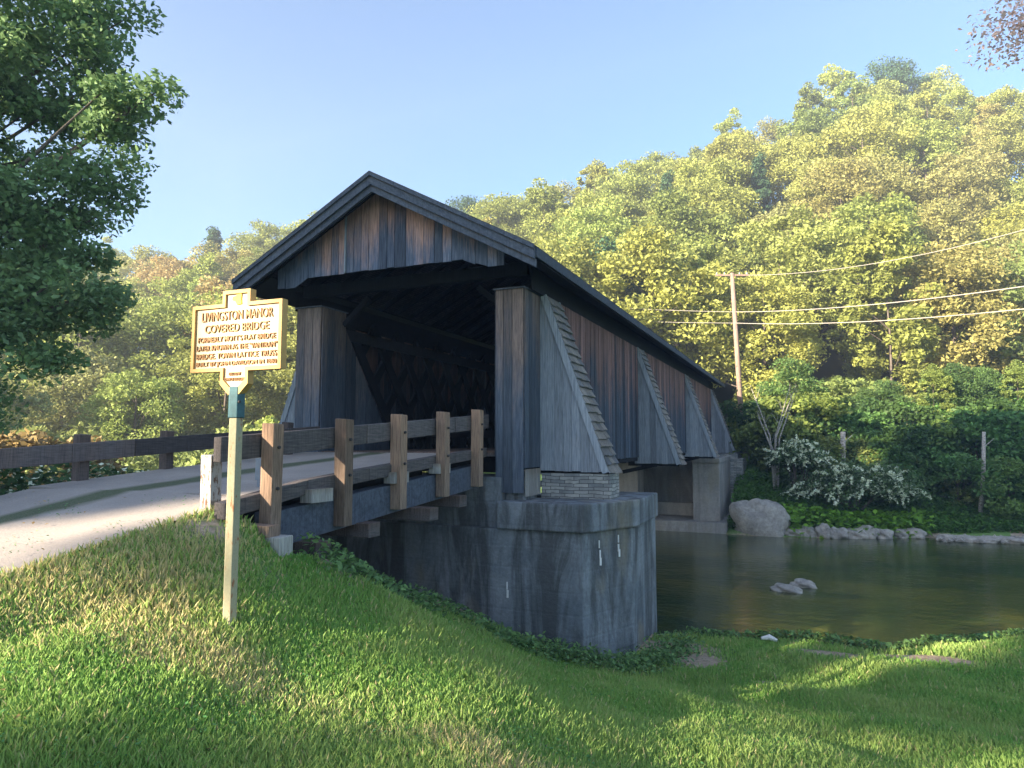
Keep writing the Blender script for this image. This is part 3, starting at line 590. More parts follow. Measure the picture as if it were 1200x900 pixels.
# ------------------------------------------------------------------ rocks and litter
def rock(name, c, r, label, group=None, seed=0, mat='rock'):
    rr = np.random.default_rng(seed); n1, n2 = 26, 40; V = []
    ph = rr.uniform(0, 6, 8)
    for i in range(n1+1):
        th_ = math.pi*i/n1
        for j in range(n2):
            an = 2*math.pi*j/n2; x, y, z = math.sin(th_)*math.cos(an), math.sin(th_)*math.sin(an), math.cos(th_)
            k = 1+.13*math.sin(3*x+ph[0]+2*y)+.12*math.sin(4*y+ph[1]-3*z)+.09*math.sin(6*z+ph[2]+5*x)+.05*math.sin(11*x+ph[3])*math.sin(9*y+ph[4])+.045*abs(math.sin(7*z+5*x+ph[5]))-.05*abs(math.sin(6*y-4*x+ph[6]))+rr.uniform(-.012, .012)
            q = [max(-1, min(1, t*1.12)) for t in (x, y, z)]; s_ = np.sign
            V.append((c[0]+r[0]*q[0]*k, c[1]+r[1]*q[1]*k, c[2]+r[2]*q[2]*k))
    i = np.arange((n1+1)*n2).reshape(n1+1, n2); Fq = np.stack([i[:-1], np.roll(i[:-1], -1, 1), np.roll(i[1:], -1, 1), i[1:]], -1)[:, :, ::-1].reshape(-1, 4)
    o = np_mesh(name, np.array(V), Fq, mat); o.data.polygons.foreach_set('use_smooth', [True]*len(Fq)); return tag(o, label, 'rock', group)
rock('boulder', (-1.85, 33.7, -4.05), (1.42, .9, 1.15), 'large pale boulder at the waterline beside the far abutment', seed=1)
rock('rock', (-.52, 21.1, -4.2), (.42, .28, .14), 'low flat rock in mid river, the larger of a touching pair', seed=2)
rock('rock', (-.12, 21.9, -4.17), (.33, .22, .15), 'smaller pale rock touching the low flat rock in mid river', seed=3)
rl = ['grey brown bank rock just right of the large boulder', 'squat bank rock under the leafy ground cover', 'broad pale bank rock below the bright leaves', 'tan bank rock in the middle of the shore row', 'rounded warm toned bank rock in the shore row', 'long low bank rock in the shore row', 'small upright bank rock in the shore row', 'pinkish bank rock near the right end of the shore row', 'last small bank rock before the gravel bar']
for k in range(9):
    u = -.55+k*.62; v = far_shore(u)+.15+random.uniform(-.1, .15)
    rock('rock', (u, v, -4.08), (random.uniform(.26, .45), .3, random.uniform(.2, .38)), rl[k], 'rocks along the far shore', seed=10+k)
mb_lab = ['low grey rock of the gravel bar nearest the shore row', 'flat grey rock in the middle of the gravel bar', 'grey rock on the gravel bar by the right edge of the river view', 'dark flat rock further out on the gravel bar', 'grey rock ending the gravel bar']
for k in range(5): rock('rock', (5.9+k*.75, 34.6+k*.1-.35*(k % 2), -4.15), (.6, .35, .16), mb_lab[k], 'rocks of the gravel bar', seed=40+k)
V = []; mb = MB()
for k in range(260):
    u = random.uniform(5.2, 10.5); v = 34.4+random.gauss(0, .35)+(u-5.5)*.2; r = random.uniform(.04, .14); t = rboard()
    mb.tube([(u-r, v, -4.17), (u, v, -4.12+r*.3), (u+r, v, -4.17)], [r*.5, r*.8, r*.4], 6, t)
tag(mb.build('gravel', 'rock'), 'grey river gravel of the bar by the far bank', 'gravel', kind='stuff')
mb = MB(); mb.tube([(-.9, 15.2, -4.02), (-.75, 15.25, -3.99), (-.6, 15.2, -4.03)], [.03, .06, .03], 7); tag(mb.build('litter', 'white_paint'), 'small white scrap lying on the near shore grass', 'litter')

# ------------------------------------------------------------------ utility pole and wires
pb = Vector((-3.55, 47.5, -1.2)); ptp = Vector((-3.92, 46.6, 11.1))
UP = empty('utility_pole', pb); tag(UP, 'leaning brown wooden utility pole with one crossarm beyond the far end of the bridge', 'utility pole')
mb = MB(); mb.tube([pb, pb.lerp(ptp, .5), ptp], [.19, .165, .13], 12); P(mb, 'pole', 'pole_wood', UP, smooth=True)
arm = ptp+Vector((0, 0, -.15)); mb = MB(); ax = Vector((RV.x, RV.y, 0)); mb.beam(arm-ax*1.1, arm+ax*1.1, .1, .12); P(mb, 'crossarm', 'pole_wood', UP)
for k in (-1, -.5, .5, 1): q = arm+ax*k; mb = MB(); mb.tube([q+Vector((0, 0, .05)), q+Vector((0, 0, .2))], [.05, .035], 8); P(mb, 'insulator', 'grey_metal', UP)
def wire(a, b, sag, r, label):
    a = Vector(a); b = Vector(b); mb = MB(); n = 16
    mb.tube([a.lerp(b, i/n)+Vector((0, 0, -sag*4*(i/n)*(1-i/n))) for i in range(n+1)], [r]*(n+1), 5); tag(mb.build('power_wire', 'wire'), label, 'wire', 'overhead wires at the utility pole')
def at(x, y, D):
    f = 800; F3 = Vector((-math.sin(ALPHA)*math.cos(THETA), math.cos(ALPHA)*math.cos(THETA), math.sin(THETA))); U3 = RV.cross(F3)
    return F3*D+RV*((x-600)*D/f)-U3*((y-450)*D/f)
pz = lambda k: pb.lerp(ptp, k)
wire(pz(.79), at(1290, 322, 26), .35, .022, 'upper of the two long wires running right from the pole at mid height')
wire(pz(.73), at(1290, 352, 26), .35, .022, 'lower of the two long wires running right from the pole at mid height')
wire(arm+ax*1, at(1290, 243, 28), .7, .016, 'highest wire running right from the end of the crossarm')
wire(pz(.79), at(560, 345, 60), .3, .015, 'upper wire running left from the pole behind the bridge roof')
wire(pz(.73), at(560, 362, 60), .3, .015, 'lower wire running left from the pole behind the bridge roof')

e = empty('gate_panel', at(871, 556, 41)); tag(e, 'grey upright timber panel beside the foot of the utility pole', 'panel')
mb = MB(); b = at(871, 560, 41)
for k in range(4): mb.box(b.x-.4+k*.2+.006, b.x-.4+(k+1)*.2-.006, b.y, b.y+.05, b.z-.4, b.z+1.85+random.uniform(-.03, .03), rboard())
P(mb, 'boards', 'boards_pillar', e); mb = MB(); mb.box(b.x-.42, b.x+.42, b.y+.053, b.y+.12, b.z+1.3, b.z+1.42); P(mb, 'batten', 'wood_dark', e)
# ------------------------------------------------------------------ vegetation builders
def leaf_quads(C, size, rr, flat=0.35, squash=1.0):
    """C (n,3) centres -> rhombic leaves, random orientation biased so that many face up and out"""
    n = len(C); nrm = rr.normal(size=(n, 3)); nrm[:, 2] = np.abs(nrm[:, 2])+flat; nrm /= np.linalg.norm(nrm, axis=1)[:, None]
    a = np.cross(nrm, rr.normal(size=(n, 3))); a /= np.linalg.norm(a, axis=1)[:, None]+1e-9; b = np.cross(nrm, a)
    s = (size*rr.uniform(.6, 1.35, n))[:, None]
    V = np.stack([C-a*s, C-b*s*.55*squash+a*s*.1, C+a*s, C+b*s*.55*squash+a*s*.1], 1)
    V[:, 1] += nrm*s*.12; V[:, 3] += nrm*s*.12
    return V.reshape(-1, 3), np.arange(4*n).reshape(n, 4)
def crown(name, n_lobes, per, leaf, rx, rz, zc_, rr, lobe=.32, shape='round', keep=None, mat='leaves'):
    th_ = rr.uniform(0, 2*np.pi, n_lobes); u = rr.uniform(-1, 1, n_lobes) if shape != 'cone' else rr.uniform(-1, .95, n_lobes)
    rad = rr.uniform(.45, 1., n_lobes)**.6
    if shape == 'cone': w_ = (1-u)/2*.95+.08; L = np.stack([np.cos(th_)*w_*rad*rx, np.sin(th_)*w_*rad*rx, u*rz], 1)
    else:
        w_ = np.sqrt(np.maximum(0, 1-u*u)); w_ = w_*np.where(u < 0, 1.08, 1.0); L = np.stack([np.cos(th_)*w_*rad*rx, np.sin(th_)*w_*rad*rx, u*rz*rad], 1)
    L *= (1+.22*np.sin(3*th_+rr.uniform(0, 6))[:, None]*np.array([1, 1, .3]))
    ls = lobe*rx*rr.uniform(.45, 1.3, n_lobes); tl = rr.uniform(.1, .9, n_lobes)
    k = np.repeat(np.arange(n_lobes), per); g = rr.normal(size=(len(k), 3)); g /= np.linalg.norm(g, axis=1)[:, None]; g *= (rr.uniform(0.15, 1., len(k))**.5)[:, None]
    g[:, 2] *= .62
    C = L[k]+g*ls[k][:, None]; C[:, 2] += zc_-.12*(g[:, 0]**2+g[:, 1]**2)*ls[k]
    tone = np.clip(tl[k]*.5+.5*rr.uniform(0, 1, len(k)), 0, 1)
    if keep is not None:
        q = keep(C); C = C[q]; tone = tone[q]
    V, Fq = leaf_quads(C, leaf, rr)
    o = np_mesh(name, V, Fq, mat, tone=np.repeat(tone, 4)); o['lobes'] = 0; del o['lobes']; return o, L+np.array([0, 0, zc_])
def trunk(name, h, r, limbs, rr, mat='bark', base=0):
    mb = MB(); pts = []; x = y = 0
    for i in range(7): pts.append((x, y, base+(h-base)*i/6)); x += rr.uniform(-.04, .04)*h/6; y += rr.uniform(-.04, .04)*h/6
    mb.tube(pts, [r*(1.35 if i == 0 else 1)*(1-.8*i/6) for i in range(7)], 8)
    for t in limbs:
        t = Vector(t); zb_ = max(h*.22, min(t.z-abs(Vector((t.x, t.y)).length)*.7, h*.85)); k = zb_/h; j = min(5, int(k*6)); o = Vector(pts[j]).lerp(Vector(pts[j+1]), k*6-j)
        mid = o.lerp(t, .5)+Vector((0, 0, .08*h*rr.uniform(0, 1))); rb = r*(1-.8*k)*.5
        mb.tube([o, mid, t], [rb, rb*.6, rb*.15], 5)
    return mb.build(name, mat, smooth=True)
def col(c, j=.12): k = random.uniform(1-j, 1+j); return (c[0]*k*random.uniform(.93, 1.07), c[1]*k, c[2]*k*random.uniform(.9, 1.1), 1)
PROTO = {}
def proto(key, **k):
    rr = np.random.default_rng(abs(hash(key)) % 1000 if False else sum(map(ord, key))*7)
    c, L = crown('crown', k['lobes'], k['per'], k['leaf'], k['rx'], k['rz'], k['zc'], rr, k.get('lobe', .32), k.get('shape', 'round'))
    t = trunk('trunk', k['zc']+k['rz']*.75, k['r'], [L[i] for i in rr.choice(len(L), min(12, len(L)), replace=False)], rr, k.get('bark', 'bark'))
    PROTO[key] = [c, t, False]
def plant(key, name, loc, rz, sc, color, label, cat, group, squash=1):
    c, t, used = PROTO[key]
    if used: c, t = c.copy(), t.copy(); COL.objects.link(c); COL.objects.link(t)
    PROTO[key][2] = True
    e = empty(name, loc, rz); e.scale = (sc, sc, sc*squash); tag(e, label, cat, group); c.parent = e; t.parent = e; c.color = color; return e
for i in range(5): proto(f'broad{i}', lobes=90+5*i, per=190, leaf=.15, lobe=.34, rx=3.9+.3*(i % 3), rz=5.0+.5*(i % 2), zc=9.4, r=.22)
for i in range(2): proto(f'tall{i}', lobes=85, per=150, leaf=.15, rx=2.5, rz=6.6, zc=9.8, r=.11)
proto('pine', lobes=110, per=130, leaf=.15, rx=3.0, rz=7.2, zc=9.6, r=.2, shape='cone', lobe=.25)
for i in range(3): proto(f'shrub{i}', lobes=34, per=230, leaf=.08, rx=1.7, rz=1.25, zc=1.3, r=.06, lobe=.34)
YG = (.34, .37, .10); MG = (.24, .29, .085); DG = (.08, .15, .075); OL = (.35, .34, .12); RD = (.46, .37, .17); PG = (.34, .39, .11)
# ---- wooded hillside: individual trees
pts_ = []
def far_enough(p, m):
    return all((p[0]-q[0])**2+(p[1]-q[1])**2 > m*m for q in pts_[-400:])
adj = {'yg': 'yellow green', 'mg': 'mid green', 'ol': 'olive tinged', 'dg': 'dark green', 'rd': 'rusty orange', 'pg': 'pale lime green'}
cmap = {'yg': YG, 'mg': MG, 'ol': OL, 'dg': DG, 'rd': RD, 'pg': PG}
tries = 0; nt = 0
while tries < 6000 and nt < 235:
    tries += 1; d = random.uniform(51, 107); q = random.uniform(-.86, .86); p = rd(q*d, d)
    if p[1] < far_shore(p[0])+9 and q > -.2: continue
    if -11 < p[0] < -4.2 and p[1] < 52: continue
    if not far_enough(p, 5.0+.008*d): continue
    pts_.append(p); nt += 1
    ck = random.choices(['yg', 'mg', 'ol', 'dg', 'pg', 'rd'], [.46, .16, .11, .04, .22, .01])[0]
    key = random.choice(['broad0', 'broad1', 'broad2', 'broad3', 'broad4', 'broad0', 'broad3', 'tall0', 'tall1']) if ck != 'dg' else random.choice(['pine', 'broad1'])
    z = float(terrain(p[0], p[1]))-.3; sc = random.uniform(.88, 1.22)
    where = 'high on' if d > 88 else ('half way up' if d > 68 else 'at the foot of')
    side = 'left of the bridge roof' if q < -.2 else ('above the bridge roof' if q < .15 else ('behind the utility pole' if q < .42 else 'at the right'))
    form = 'conical' if key == 'pine' else ('slender' if key.startswith('tall') else 'broad')
    plant(key, 'hillside_tree', (p[0], p[1], z), random.uniform(0, 6.28), sc, col(cmap[ck]), f'{adj[ck]} {form} tree {where} the hill, {side}', 'tree', f'{adj[ck]} {form} trees {where} the hill {side}')
# understory along the forest foot and far bank
def shrub(i, r, d, sc, c, label, group=None, sq=1.):
    p = rd(r, d); plant(f'shrub{i%3}', 'shrub', (p[0], p[1], float(terrain(p[0], p[1]))-.15), random.uniform(0, 6.28), sc, col(c, .08), label, 'shrub', group, sq)
for k in range(46):
    q = random.uniform(-.8, .85); d = random.uniform(47, 56); p = rd(q*d, d)
    if -13 < p[0] < -3 : continue
    shrub(k, q*d, d, random.uniform(1.3, 2.1), random.choice([YG, MG, PG, MG]), 'leafy shrub along the foot of the wooded hill', 'shrubs along the foot of the hill')
HG = (.12, .24, .06)
for k in range(120):
    px = random.uniform(880, 1270); q = (px-600)/800; d = random.uniform(30.5, 46); p = rd(q*d, d)
    if p[1] < far_shore(p[0])+(1.8 if px > 1095 else 5.2) or (px < 915 and d < 43): continue
    shrub(k, q*d, d, random.uniform(.75, 1.8)*(.62 if p[1] < far_shore(p[0])+4 else 1), random.choice([HG, (.07, .13, .035), (.15, .24, .06), (.22, .27, .07)]), 'dense green shrub in the shaded thicket on the far bank', 'shrubs of the shaded thicket')
for k in range(9):
    px = 935+k*37+random.uniform(-12, 12); q = (px-600)/800; d = random.uniform(38, 44); p = rd(q*d, d)
    if p[1] < far_shore(p[0])+4: continue
    plant(['broad1', 'tall0', 'broad3'][k % 3], 'bank_tree', (p[0], p[1], float(terrain(*p))-.3), k*2.1, random.uniform(.30, .44), col([(.13, .21, .06), (.20, .27, .07), (.09, .16, .05)][k % 3]), 'small leafy tree growing out of the shaded thicket on the far bank', 'tree', 'small trees in the shaded thicket')
# left bank beyond the road, sunlit
for k in range(16):
    q = -.8+k*.036+random.uniform(-.02, .02); d = random.uniform(36, 48); shrub(k, q*d, d, random.uniform(1.4, 2.4), random.choice([YG, OL, PG, MG]), 'sunlit yellow green bush on the far bank left of the bridge', 'sunlit bushes left of the bridge', 1.2)
shrub(1, -.72*24, 24, 1.9, (.33, .23, .10), 'brownish tan bush behind the left guard fence')
shrub(2, -.60*27, 27, 1.3, (.30, .25, .09), 'smaller dry yellow bush behind the left guard fence')
for k, (q, d, key, sc, cc) in enumerate([(-.55, 44, 'broad0', .72, PG), (-.42, 50, 'broad3', .85, YG), (-.66, 47, 'broad2', .85, OL), (-.33, 55, 'broad4', .8, YG), (-.78, 40, 'broad1', .7, MG)]):
    p = rd(q*d, d); plant(key, 'bank_tree', (p[0], p[1], float(terrain(*p))-.3), k*1.3, sc, col(cc), ['pale green round tree just left of the bridge', 'yellow green tree showing between the marker sign and the bridge', 'olive tree behind the lower boughs of the big left tree', 'yellow tree tucked behind the left eave of the bridge', 'mid green tree at the far left behind the guard fence'][k], 'tree', None)
# ---- sapling clump, birch trunks, flowering shrub on far bank
p = rd(.378*35.0, 35.0); e = empty('sapling', (p[0], p[1], float(terrain(*p)))); tag(e, 'thin pale multi-stemmed sapling with few leaves beside the utility pole', 'tree')
rr = np.random.default_rng(5); tips = []
for k in range(6):
    a = random.uniform(-.9, .9)+(3.14 if k % 2 else 0); h = random.uniform(3.6, 5.8); b = Vector((random.uniform(-.3, .3), random.uniform(-.2, .2), 0)); t = b+Vector((math.cos(a)*h*.22, math.sin(a)*h*.15, h)); mid = b.lerp(t, .5)+Vector((-.08*h*math.cos(a), 0, .1))
    mb = MB(); mb.tube([b, mid, t], [.055, .04, .012], 6)
    for j in range(3): o = mid.lerp(t, .2+.25*j); mb.tube([o, o+Vector((random.uniform(-.5, .5), random.uniform(-.4, .4), .7))], [.014, .005], 4)
    s = mb.build('stem', 'bark_pale', e, smooth=True); tips.append(t)
C = np.concatenate([np.array(t)+rr.normal(size=(70, 3))*np.array([.5, .5, .7]) for t in tips]); V, Fq = leaf_quads(C, .085, rr); o = np_mesh('foliage', V, Fq, 'leaves', e, tone=rr.uniform(0, 1, len(V)//4).repeat(4)); o.color = (*MG, 1)
def bare_trunk(px, y0, y1, D, r, label):
    b = at(px, y1, D); t = at(px+4, y0, D); e = empty('tree_trunk', b); mb = MB(); mb.tube([b, b.lerp(t, .5)+Vector((.05, 0, 0)), t], [r, r*.9, r*.75], 9); tag(e, label, 'tree trunk'); P(mb, 'trunk', 'bark_pale', e, smooth=True)
    mb = MB(); q = b.lerp(t, .8); mb.tube([q, q+Vector((.5, .2, .45))], [r*.3, r*.1], 6); P(mb, 'branch_stub', 'bark_pale', e)
bare_trunk(1149, 506, 600, 31.8, .10, 'pale bare trunk standing in front of the shaded thicket at the right')
bare_trunk(984, 506, 575, 34.5, .16, 'grey broken trunk behind the white flowering shrub')
# flowering shrub
def flowering(r, d, rx, rz, label, seed, hz):
    rr = np.random.default_rng(seed); p = rd(r, d); e = empty('flowering_shrub', (p[0], p[1], float(terrain(*p))-.1)); tag(e, label, 'shrub')
    n = 80; L = rr.normal(size=(n, 3)); L /= np.linalg.norm(L, axis=1)[:, None]; L[:, 2] = np.abs(L[:, 2]); L *= np.array([rx, rx*.7, rz])*rr.uniform(.6, 1, n)[:, None]; L[:, 2] += hz
    k = np.repeat(np.arange(n), 110); C = L[k]+rr.normal(size=(len(k), 3))*np.array([.3, .3, .18])*rx*.55; V, Fq = leaf_quads(C, .08, rr); o = np_mesh('foliage', V, Fq, 'leaves', e, tone=rr.uniform(0, 1, len(V)//4).repeat(4)); o.color = (.10, .16, .06, 1)
    ns = 4; k = np.repeat(np.arange(n*ns), 40); o_ = np.array([0, 0, hz*.4]); dirs = (L-o_); dirs /= np.linalg.norm(dirs, axis=1)[:, None]
    sd = np.repeat(dirs, ns, 0)+rr.normal(size=(n*ns, 3))*.45; st_ = np.repeat(L, ns, 0)+rr.normal(size=(n*ns, 3))*np.array([.3, .3, .15])*rx*.3; tt = rr.uniform(0, 1, len(k))[:, None]
    C = st_[k]+sd[k]*tt*.42-np.array([0, 0, 1])*tt*tt*.38+rr.normal(size=(len(k), 3))*.03; V, Fq = leaf_quads(C, .055, rr); np_mesh('blossom', V, Fq, 'petals', e, tone=rr.uniform(0, 1, len(V)//4).repeat(4))
    mb = MB()
    for j in range(10): mb.tube([(0, 0, 0), (L[j*5][0]*.5, L[j*5][1]*.5, L[j*5][2]*.7), L[j*5]], [.04, .025, .008], 5)
    mb.build('stems', 'bark', e)
flowering(.50*33.2, 33.2, 2.75, 1.25, 'wide spreading shrub covered with white blossom above the far shore', 3, 1.0)
flowering(.415*34.2, 34.2, 1.2, .9, 'smaller white blossomed shrub beside the wide flowering one', 4, 1.9)
# low leafy cover above the rocks (uncountable)
def carpet(name, fn, n, leaf, color, label, cat, hz, seed, mat='leaves'):
    rr = np.random.default_rng(seed); P_ = fn(rr, n); z = terrain(P_[:, 0], P_[:, 1]); C = np.c_[P_, z+rr.uniform(.02, 1, len(P_))**1.2*hz]
    V, Fq = leaf_quads(C, leaf, rr, flat=.9); o = np_mesh(name, V, Fq, mat, tone=rr.uniform(0, 1, len(V)//4).repeat(4)); o.color = color; tag(o, label, cat, kind='stuff'); return o
def bankfn(rr, n): u = rr.uniform(-3.3, 22, n); return np.c_[u, far_shore(u)+.5+rr.uniform(0, 1, n)**1.3*6.5]
carpet('ground_cover', bankfn, 42000, .085, (.085, .19, .03, 1), 'low leafy green ground cover above the rocks on the far bank', 'ground cover', .4, 11)
def bankfn2(rr, n): u = rr.uniform(-.8, 5.2, n); c = np.floor(rr.uniform(0, 26, n)); return np.c_[-.8+c/26*6+rr.normal(size=n)*.18, 0*c+0]+np.c_[np.zeros(n), far_shore(-.8+c/26*6)+.9+.5*np.sin(c*2.3)+rr.normal(size=n)*.25]
carpet('broad_leaves', bankfn2, 2600, .16, (.17, .33, .035, 1), 'bright broad leaved plants just above the shore rocks', 'plants', .7, 12)
# ---- weeds left of the road with white flowers
def weedfn(rr, n): v = rr.uniform(3.5, 13, n); return np.c_[-10.35-rr.uniform(0, 1, n)**1.4*3.2, v]
carpet('weeds', weedfn, 9000, .075, (.06, .13, .045, 1), 'tall weeds on the verge behind the left guard fence', 'weeds', .75, 13)
def weedfn2(rr, n): c = np.floor(rr.uniform(0, 90, n)); return np.c_[-10.5-((c*.618) % 1)*2.4+rr.normal(size=n)*.09, 3.8+c/90*8+rr.normal(size=n)*.09]
o = carpet('white_flowers', weedfn2, 2200, .042, (1, 1, 1, 1), 'white flower heads among the weeds behind the left guard fence', 'flowers', .8, 14, 'petals')
# weeds along bank edge and pier foot
def edgefn(rr, n):
    t = rr.uniform(0, 1, n); a = np.array([-5.3, 6.6]); pts2 = np.array([[-5.2, 6.5], [-5.3, 8], [-5.3, 9.3], [-4.7, 10.6], [-3.9, 11.6], [-3.0, 11.9], [-2.5, 12.9], [-2.3, 14.2]]); s_ = t*(len(pts2)-1); i = np.minimum(s_.astype(int), len(pts2)-2); f = (s_-i)[:, None]
    return pts2[i]*(1-f)+pts2[i+1]*f+rr.normal(size=(n, 2))*.22
carpet('bank_weeds', edgefn, 5200, .045, (.15, .27, .09, 1), 'small leafy weeds along the bank edge and the foot of the abutment', 'weeds', .26, 15)
def shorefn(rr, n): u = rr.uniform(-2.4, 8, n); return np.c_[u, near_shore(u)-.02-rr.uniform(0, 1, n)**2*.4]
carpet('shore_weeds', shorefn, 4200, .05, (.15, .27, .08, 1), 'small weeds fringing the near shore', 'weeds', .18, 16)
# dark reddish little bush near the abutment foot
shr = None
# ------------------------------------------------------------------ grass blades
def patch(x, y, s):
    return (np.sin(x*1.7*s+np.sin(y*1.1*s)*1.5)+np.sin(y*2.3*s+x*.7*s+1.3))*.25+.5
def grass():
    rr = np.random.default_rng(21); Cs = []
    n = 820000; d = 2.6+16*rr.uniform(0, 1, n)**1.7; q = rr.uniform(-.85, 1.15, n); u = (RV.x*q+FV.x)*d; v = (RV.y*q+FV.y)*d
    dm = dirtmap(u, v); ok = (dm+rr.uniform(-.25, .25, n) < .45) & (v < near_shore(u)-.1) & ~((u < -6.07) & (u > -10.2)) & ~((u > -11.3) & (u < -5.4) & (v > 6.25)) & ~((u > -11.3) & (u < -3.0) & (v > 12)) & (u > -13.5)
    ok &= ~((u < -5.3) & (v > 6.0) & (u > -11))
    keep = rr.uniform(0, 1, n) < np.clip(d/16, .12, 1)**.0
    ok &= keep; u, v, d = u[ok], v[ok], d[ok]; n = len(u); z = terrain(u, v)
    dq, dw = u*(-SH.y)+v*SH.x, z+TS*(-(u*SH.x+v*SH.y))
    dry = np.clip(np.exp(-((u+5.6)**2/.9+(v-4.4)**2/5))*1.1+np.exp(-((u+1.2)**2/2.4+(v-4.0-.15*np.sin(u*5))**2/.22))*1.25+np.exp(-((u+4.2)**2/1.0+(v-4.0-.1*np.sin(u*6))**2/.16))*1.2+np.exp(-((u-1)**2/1.0+(v-4.6)**2/.16))*1.1+np.exp(-((u+6.0)**2/.03))*(v < 6)*1.3, 0, 1)*rr.uniform(.1, 1, n)  # straw tone gathered in the sunlit streaks: dry grass plus painted-in brightness
    p1 = np.clip(.6*patch(u, v, 1.)+.5*patch(v+3, u, 2.7)-.05, 0, 1); L = (.03+.075*rr.uniform(0, 1, n)**1.6*(.4+p1))*np.clip(.8+d*.05, 1, 1.6); wd = .0035+.0016*d*.45
    an = rr.uniform(0, 2*np.pi, n); ln = rr.uniform(0, 2*np.pi, n); le = rr.uniform(.1, .75, n)*L
    B = np.c_[u, v, z-.01]; a = np.c_[np.cos(an), np.sin(an), np.zeros(n)]*wd[:, None]; T = B+np.c_[np.cos(ln)*le, np.sin(ln)*le, L]; M = B+(T-B)*.55+np.c_[np.zeros(n), np.zeros(n), L*.12]
    V = np.stack([B-a, B+a, M+a*.8, T, M-a*.8], 1).reshape(-1, 3); Fq = np.arange(5*n).reshape(n, 5); tone = np.clip(.55*p1+.45*rr.uniform(0, 1, n), 0, 1)
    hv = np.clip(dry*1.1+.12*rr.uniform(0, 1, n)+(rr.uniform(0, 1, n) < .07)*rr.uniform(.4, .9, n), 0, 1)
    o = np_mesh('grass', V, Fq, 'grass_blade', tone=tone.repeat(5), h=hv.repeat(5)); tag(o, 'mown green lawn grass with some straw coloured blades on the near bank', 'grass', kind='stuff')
grass()

# fallen leaves and clover on the lawn and road edge (uncountable litter)
def litter(name, n, size, mat, color, label, cat, seed, hz, reg):
    rr = np.random.default_rng(seed); d = 2.8+11*rr.uniform(0, 1, n)**1.3; q = rr.uniform(-.8, .8, n); u = (RV.x*q+FV.x)*d; v = (RV.y*q+FV.y)*d; c = patch(u*1.3+5, v*1.7, 1.9)
    ok = (v < near_shore(u)-.3) & ~((u < -5.3) & (v > 5.9)) & ~((u < -2.9) & (v > 11.8)) & (u > -9.8) & (c > reg); u, v = u[ok], v[ok]
    z = np.where((u < -6.05), zr(v)+.03, terrain(u, v)+.02); C = np.c_[u, v, z+rr.uniform(0, hz, len(u))]; V, Fq = leaf_quads(C, size, rr, flat=2.5); o = np_mesh(name, V, Fq, mat, tone=rr.uniform(0, 1, len(V)//4).repeat(4)); o.color = color; tag(o, label, cat, kind='stuff')
litter('fallen_leaves', 900, .022, 'leaves', (.45, .30, .12, 1), 'small fallen tan leaves scattered over the lawn and the road edge', 'leaves', 71, .03, 0)
litter('clover', 26000, .013, 'leaves', (.10, .26, .08, 1), 'patches of low clover among the lawn grass', 'clover', 72, .06, .62)
# ------------------------------------------------------------------ near trees
def sunq(C): return C[:, 0]*(-SH.y)*1.0+C[:, 1]*SH.x, C[:, 2]+TS*(-(C[:, 0]*SH.x+C[:, 1]*SH.y))
# big tree at left: lobes on real boughs
def big_tree(loc, label, h, blobs, leaf, per, seed, color, keep=None, r=.35, cat='tree', mat='leaves', sc=(1, 1, .6), th=None):
    rr = np.random.default_rng(seed); e = empty('broadleaf_tree', loc); tag(e, label, cat); Lc = []; R_ = []
    for (x, y, z, rad, n) in blobs:
        for k in range(n):
            g = rr.normal(size=3); g /= np.linalg.norm(g); Lc.append(np.array([x, y, z])+g*rad*rr.uniform(.3, 1)*np.array([1, 1, .8])); R_.append(rr.uniform(.45, .95))
    Lc = np.array(Lc); R_ = np.array(R_); k = np.repeat(np.arange(len(Lc)), per); g = rr.normal(size=(len(k), 3)); g /= np.linalg.norm(g, axis=1)[:, None]; g *= (rr.uniform(0, 1, len(k))**.45)[:, None]
    C = Lc[k]+g*R_[k][:, None]*np.array(sc); tl = rr.uniform(.1, .9, len(Lc)); tone = np.clip(.5*tl[k]+.5*rr.uniform(0, 1, len(k)), 0, 1)
    if keep is not None: m_ = keep(C+np.array(loc)); C = C[m_]; tone = tone[m_]
    V, Fq = leaf_quads(C, leaf, rr); o = np_mesh('crown', V, Fq, mat, e, tone=tone.repeat(4)); o.color = color
    ch = rr.choice(len(Lc), min(len(Lc), 60), replace=False); t = trunk('trunk', th or h, r, [Lc[i] for i in ch] if not th else [], rr, base=-.5); t.parent = e; return e
# placed by metres right/ahead of the photographer, then expressed relative to the trunk
lr, ld = -15.5, 16.0; lx, ly = rd(lr, ld); lz = float(terrain(lx, ly))
def rel(r, d, z): p = rd(r, d); return (p[0]-lx, p[1]-ly, z-lz)
blobs = [(*rel(-13.5, 16, 5.2), 3.2, 60), (*rel(-14, 15, 9.5), 3.4, 60), (*rel(-11.6, 15.5, 8.6), 2.3, 40), (*rel(-11.2, 15.5, 4.6), 2.0, 34), (*rel(-10.2, 15.5, 9.9), 1.4, 15), (*rel(-9.2, 15, 7.4), .9, 7), (*rel(-8.3, 15, 7.9), .5, 3), (*rel(-9.8, 15.3, 6.0), 1.1, 9), (*rel(-9.6, 15.6, 3.3), .9, 8), (*rel(-13, 14.5, 2.2), 1.6, 20), (*rel(-10.6, 15, 1.9), .7, 6), (*rel(-12, 14.5, 12), 2.5, 30), (*rel(-17, 17, 8), 4.5, 60), (*rel(-12.2, 14.5, .9), 1.0, 14), (*rel(-11.6, 15, 3.2), 1.3, 16), (*rel(-10.9, 15.2, 2.6), .8, 8), (*rel(-13.2, 14, .3), 1.0, 14)]
big_tree((lx, ly, lz), 'big dark green leafy tree overhanging the left side of the road', 13, blobs, .08, 250, 31, (.21, .33, .14, 1))
